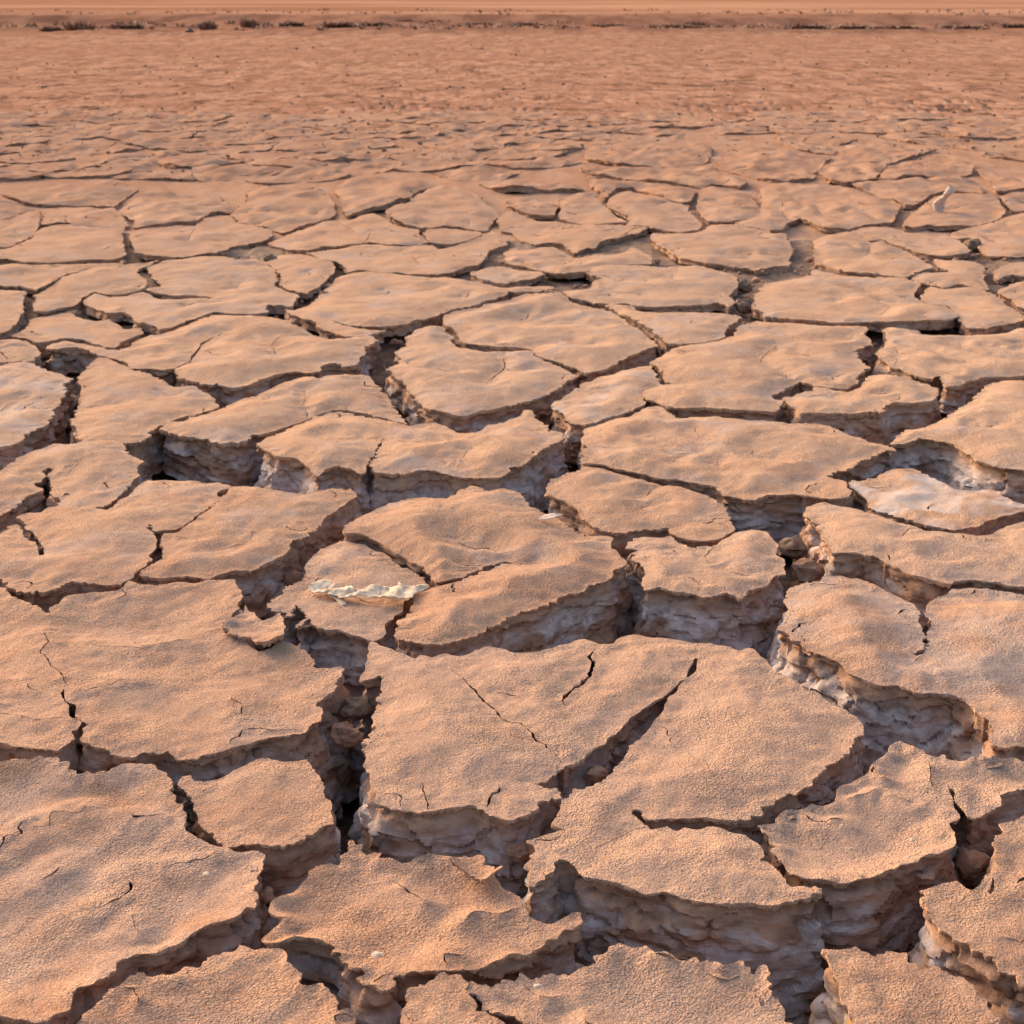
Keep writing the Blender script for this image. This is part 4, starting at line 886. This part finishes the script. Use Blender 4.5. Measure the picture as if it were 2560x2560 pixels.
def top_path(t, pts, lift, n):
    px = np.array([tile(t, *p) for p in pts]); x, y = at(px[:, 0], px[:, 1], lift)
    P = resample(np.stack([x, y], 1), .002, False); P = P[np.linspace(0, len(P)-1, n).astype(int)]
    return np.column_stack([P, np.full(n, lift)])
pth = top_path('F', [(425, 755), (500, 760), (600, 785), (700, 790), (800, 788), (900, 788), (1000, 780), (1060, 765), (1135, 750)], .016, 150)
uu = np.linspace(0, 1, 150)
hw = .034*np.minimum(1, np.minimum(uu*8+.35, (1-uu)*5+.2))*(.9+.35*vn(uu*9, uu*0, s=3)+.18*vn(uu*29, uu*0, s=4))
rb = ribbon('leaf_strip', 'crumpled bleached leaf strip lying across a mud plate', 'leaf', pth, hw,
       lambda u, v: .003+.007*(.5+.5*np.sin(u*31+2.4*v+3*vn(u*6+0*v, v*0+0*u, s=6)))*(1-.55*np.abs(v+.2*np.sin(u*9)))+.006*np.clip(-v, 0, 1)**2*(.6+.8*vn(u*11+0*v, v*0+0*u, s=9))+.002*fbm(u*30+0*v, v*2+0*u, s=7, o=3), LEAF, .0018, 17)
cr = top_path('F', [(515, 795), (560, 805), (600, 825), (628, 862)], .006, 40)
cu = np.linspace(0, 1, 40)
st = ribbon('leaf_stalk', '', '', cr, .006+.004*np.sin(cu*3), lambda u, v: .003*np.sin(u*3.1)-.002*v*v+.004, LEAF, .002, 5)
for k_ in ('label', 'category'):
    if k_ in st: del st[k_]
st.matrix_world; st.parent = rb; st.location = Vector(cr[0])-Vector(pth[0])
pl = top_path('G', [(360, 352), (400, 348), (440, 340), (500, 328)], .012, 40)
ribbon('pale_leaf', 'pale narrow leaf lying flat at the rim of a domed plate', 'leaf', pl, .0135*np.sin(math.pi*np.clip(cu*.93+.06, 0, 1))**.6,
       lambda u, v: .010+.004*np.sin(u*3)-.003*(1-np.abs(v)), mat_plain('pale_leaf', (.50, .36, .29), (.64, .50, .41), 90, 1, 0), .001, 7)
# white twisted scrap standing on a far plate
def tube(path, rad, flat, tw, n=14):
    V = []; m = len(path)
    for k in range(m):
        a = np.linspace(0, 2*math.pi, n, endpoint=False); r = rad[k]*(1+.10*np.sin(3*a+k*.4))
        lx = r*np.cos(a); ly = r*flat*np.sin(a); c, s = math.cos(tw[k]), math.sin(tw[k])
        V.append(np.column_stack([path[k][0]+lx*c-ly*s, path[k][1]+lx*s+ly*c, np.full(n, path[k][2])+.12*lx]))
    q = ring_quads(n, m)[:, ::-1]; return np.concatenate(V), q
bx, by, _ = spot('Q', 1285, 700); kx = math.hypot(by, CAM_H)/FOC*640/1932
key = np.array([(0, -6, .45), (4, 30, .9), (10, 70, 1.), (24, 108, .9), (44, 126, .7), (62, 148, 1.05), (70, 172, .8), (66, 196, .3)], float)
k2 = resample(key[:, :2], 6, False); rr = np.interp(k2[:, 1], key[:, 1], key[:, 2])
pathS = [(bx+a*kx, by+.02*math.sin(b*.03), b*kx*1.0+.002) for a, b in k2]
V, q = tube(pathS, rr*44*kx, .75, np.linspace(-.5, .9, len(k2)))
so = mesh_obj('shell_scrap', V, [q], mat_plain('white_scrap', (.42, .30, .235), (.58, .44, .355), 40, 1, 0), None, (bx, by, 0), True, 60)
tag(so, 'white twisted shell-like scrap standing on a far mud plate', 'shell')

# ---------------------------------------------------------------- scrub along the far edge of the flat
TWIG = mat_plain('dry_scrub', (.25, .135, .085), (.34, .19, .12), 20, .9, .1)
SAGE = mat_plain('grey_scrub', (.26, .145, .095), (.34, .20, .135), 20, .9, .1)
def blades(n, w, h, seed):
    r = random.Random(seed); V = []; F = []
    for _ in range(n):
        a = r.uniform(0, 6.283); e = r.betavariate(1.2, 1.6); R = w*.5*r.uniform(.2, 1); L = h*r.uniform(.45, 1.)*(1-.55*(R/(w*.5))**2)
        bx_, by_ = r.uniform(-.3, .3)*w, r.uniform(-.25, .25)*w; tx_, ty_ = bx_+math.cos(a)*R*.8, by_+math.sin(a)*R*.8
        b = r.uniform(.012, .03)*max(1, h*3); ca, sa = -math.sin(a)*b, math.cos(a)*b; i = len(V)
        mz = L*r.uniform(.35, .6)
        V += [(bx_-ca, by_-sa, -.02), (bx_+ca, by_+sa, -.02), ((bx_+tx_)/2+ca*1.3, (by_+ty_)/2+sa*1.3, mz), ((bx_+tx_)/2-ca*1.3, (by_+ty_)/2-sa*1.3, mz), (tx_, ty_, L)]
        F += [(i, i+1, i+2), (i, i+2, i+3), (i+3, i+2, i+4)]
    return np.array(V), np.array(F)
SCRUB = [(199, 80, 58, 40, 0, 'tallest dry bush at the far left edge of the flat'), (130, 79, 44, 20, 1, 'low scrub tuft left of the tallest far bush'),
 (320, 70, 70, 18, 1, 'spreading low scrub right of the tallest far bush'), (520, 74, 34, 30, 0, 'compact dry bush above the lone dark stone'),
 (620, 66, 34, 28, 1, 'small grey bush right of the compact one, upper left'), (729, 64, 52, 24, 1, 'grey scrub bush midway to the centre of the far line'),
 (845, 68, 74, 36, 0, 'wide olive bush in the far scrub line, left of centre'), (935, 64, 60, 24, 0, 'low olive scrub just right of the wide olive bush'),
 (1014, 60, 40, 28, 1, 'dark grey bush near the centre of the far line'), (1092, 60, 56, 26, 1, 'second dark grey bush at the centre of the far line'),
 (1190, 62, 66, 16, 1, 'flat grey scrub at the centre of the far line'), (1315, 64, 60, 22, 1, 'low grey bush just right of centre in the far line'),
 (1520, 66, 70, 18, 0, 'brownish scrub in the far line right of centre'), (1690, 68, 60, 22, 0, 'olive scrub left of a paired far bush, right half'),
 (1735, 66, 44, 28, 0, 'small olive bush of a pair in the right half'), (1866, 58, 30, 26, 0, 'upright dark bush standing alone in the right half'),
 (2022, 70, 66, 24, 1, 'grey scrub on the right side of the far line'), (2140, 70, 80, 18, 1, 'long low grey scrub on the far right'),
 (2254, 72, 90, 24, 0, 'wide olive scrub on the far right'), (2400, 70, 70, 18, 1, 'pale grey scrub near the far right corner'), (2540, 68, 60, 26, 1, 'grey bush in the far right corner')]
for i, (px, py, wp, hp, kd, lab) in enumerate(SCRUB):
    x, y = at(px, py); k = math.hypot(y, CAM_H)/FOC
    V, F = blades(260, wp*k*1.5, hp*k*(.8 if px < 700 else .5), 100+i)
    p = (float(x), float(y), .0); o = mesh_obj('scrub_bush', V+np.array(p), [F], SAGE if kd else TWIG, None, p, False)
    tag(o, lab, 'bush', 'scrub along the far edge of the flat')
# thin dry grass between the bushes
V = []; F = []; o = 0; r_ = random.Random(5)
for i in range(480):
    px = r_.uniform(-200, 2760); lo_ = .4+.6*float(sm(np.array((px-700)/700)))
    if r_.random() > lo_: continue
    x, y = at(px, r_.uniform(58, 74)); a, f = blades(9, r_.uniform(.3, .9), r_.uniform(.06, .16), i)
    V.append(a+np.array([float(x), float(y), 0])); F.append(f+o); o += len(a)
for i in range(110):
    x, y = at(r_.uniform(-200, 2760), r_.uniform(30, 44)); a, f = blades(6, r_.uniform(.4, 1.2), r_.uniform(.05, .14), 900+i)
    V.append(a+np.array([float(x), float(y), .1])); F.append(f+o); o += len(a)
tag(mesh_obj('dry_grass', np.concatenate(V), [np.concatenate(F)], TWIG, None, (0, 0, 0), False), 'thin dry grass along the far bank', 'grass', kind='stuff')

# ---------------------------------------------------------------- crumbs on the crack floors and clods scattered over the flat
def crumbs():
    r = random.Random(9); base = [lump_mesh(300+i, 1, .5, .7) for i in range(6)]; V = []; F = []; o = 0; pts = []
    while len(pts) < 11000:
        y = 1.6+6.5*r.random()**1.7; x = r.uniform(-1, 1)*(.36*y+.6); pts.append((x, y))
    Q = np.array(pts); ins = np.zeros(len(Q), bool)
    for P in ALL_OUT: ins |= inside(Q, P)
    for x, y in Q[~ins]:
        b, f = base[r.randrange(6)]; s = .004+.020*r.random()**2.2; z = float(floor_z(y))+.012+r.random()*.02
        a = r.uniform(0, 6.28); R_ = np.array([[math.cos(a), -math.sin(a), 0], [math.sin(a), math.cos(a), 0], [0, 0, 1]])
        V.append(b@R_*s+np.array([x, y, z])); F.append(f+o); o += len(b)
    return np.concatenate(V), np.concatenate(F)
V, F = crumbs(); tag(mesh_obj('clay_crumbs', V, [F], CLAY, None, (0, 0, 0), True, 30), 'crumbs of broken clay on the crack floors', 'crumbs', kind='stuff')
V = []; F = []; o = 0; r_ = random.Random(19); base = [lump_mesh(400+i, 1, .5, .6) for i in range(6)]
for i in range(2000):
    px, py = r_.uniform(-300, 2860), 70+330*r_.random()**1.4; x, y = at(px, py); s = (.005+.013*r_.random()**4)*(1+.03*float(y))
    b, f = base[i % 6]; a = r_.uniform(0, 6.28); R_ = np.array([[math.cos(a), -math.sin(a), 0], [math.sin(a), math.cos(a), 0], [0, 0, 1]])
    V.append(b@R_*s+np.array([float(x), float(y), .004])); F.append(f+o); o += len(b)
tag(mesh_obj('mud_crumbs', np.concatenate(V), [np.concatenate(F)], CLOD, None, (0, 0, 0), True, 30), 'small mud crumbs scattered over the far flat', 'crumbs', kind='stuff')
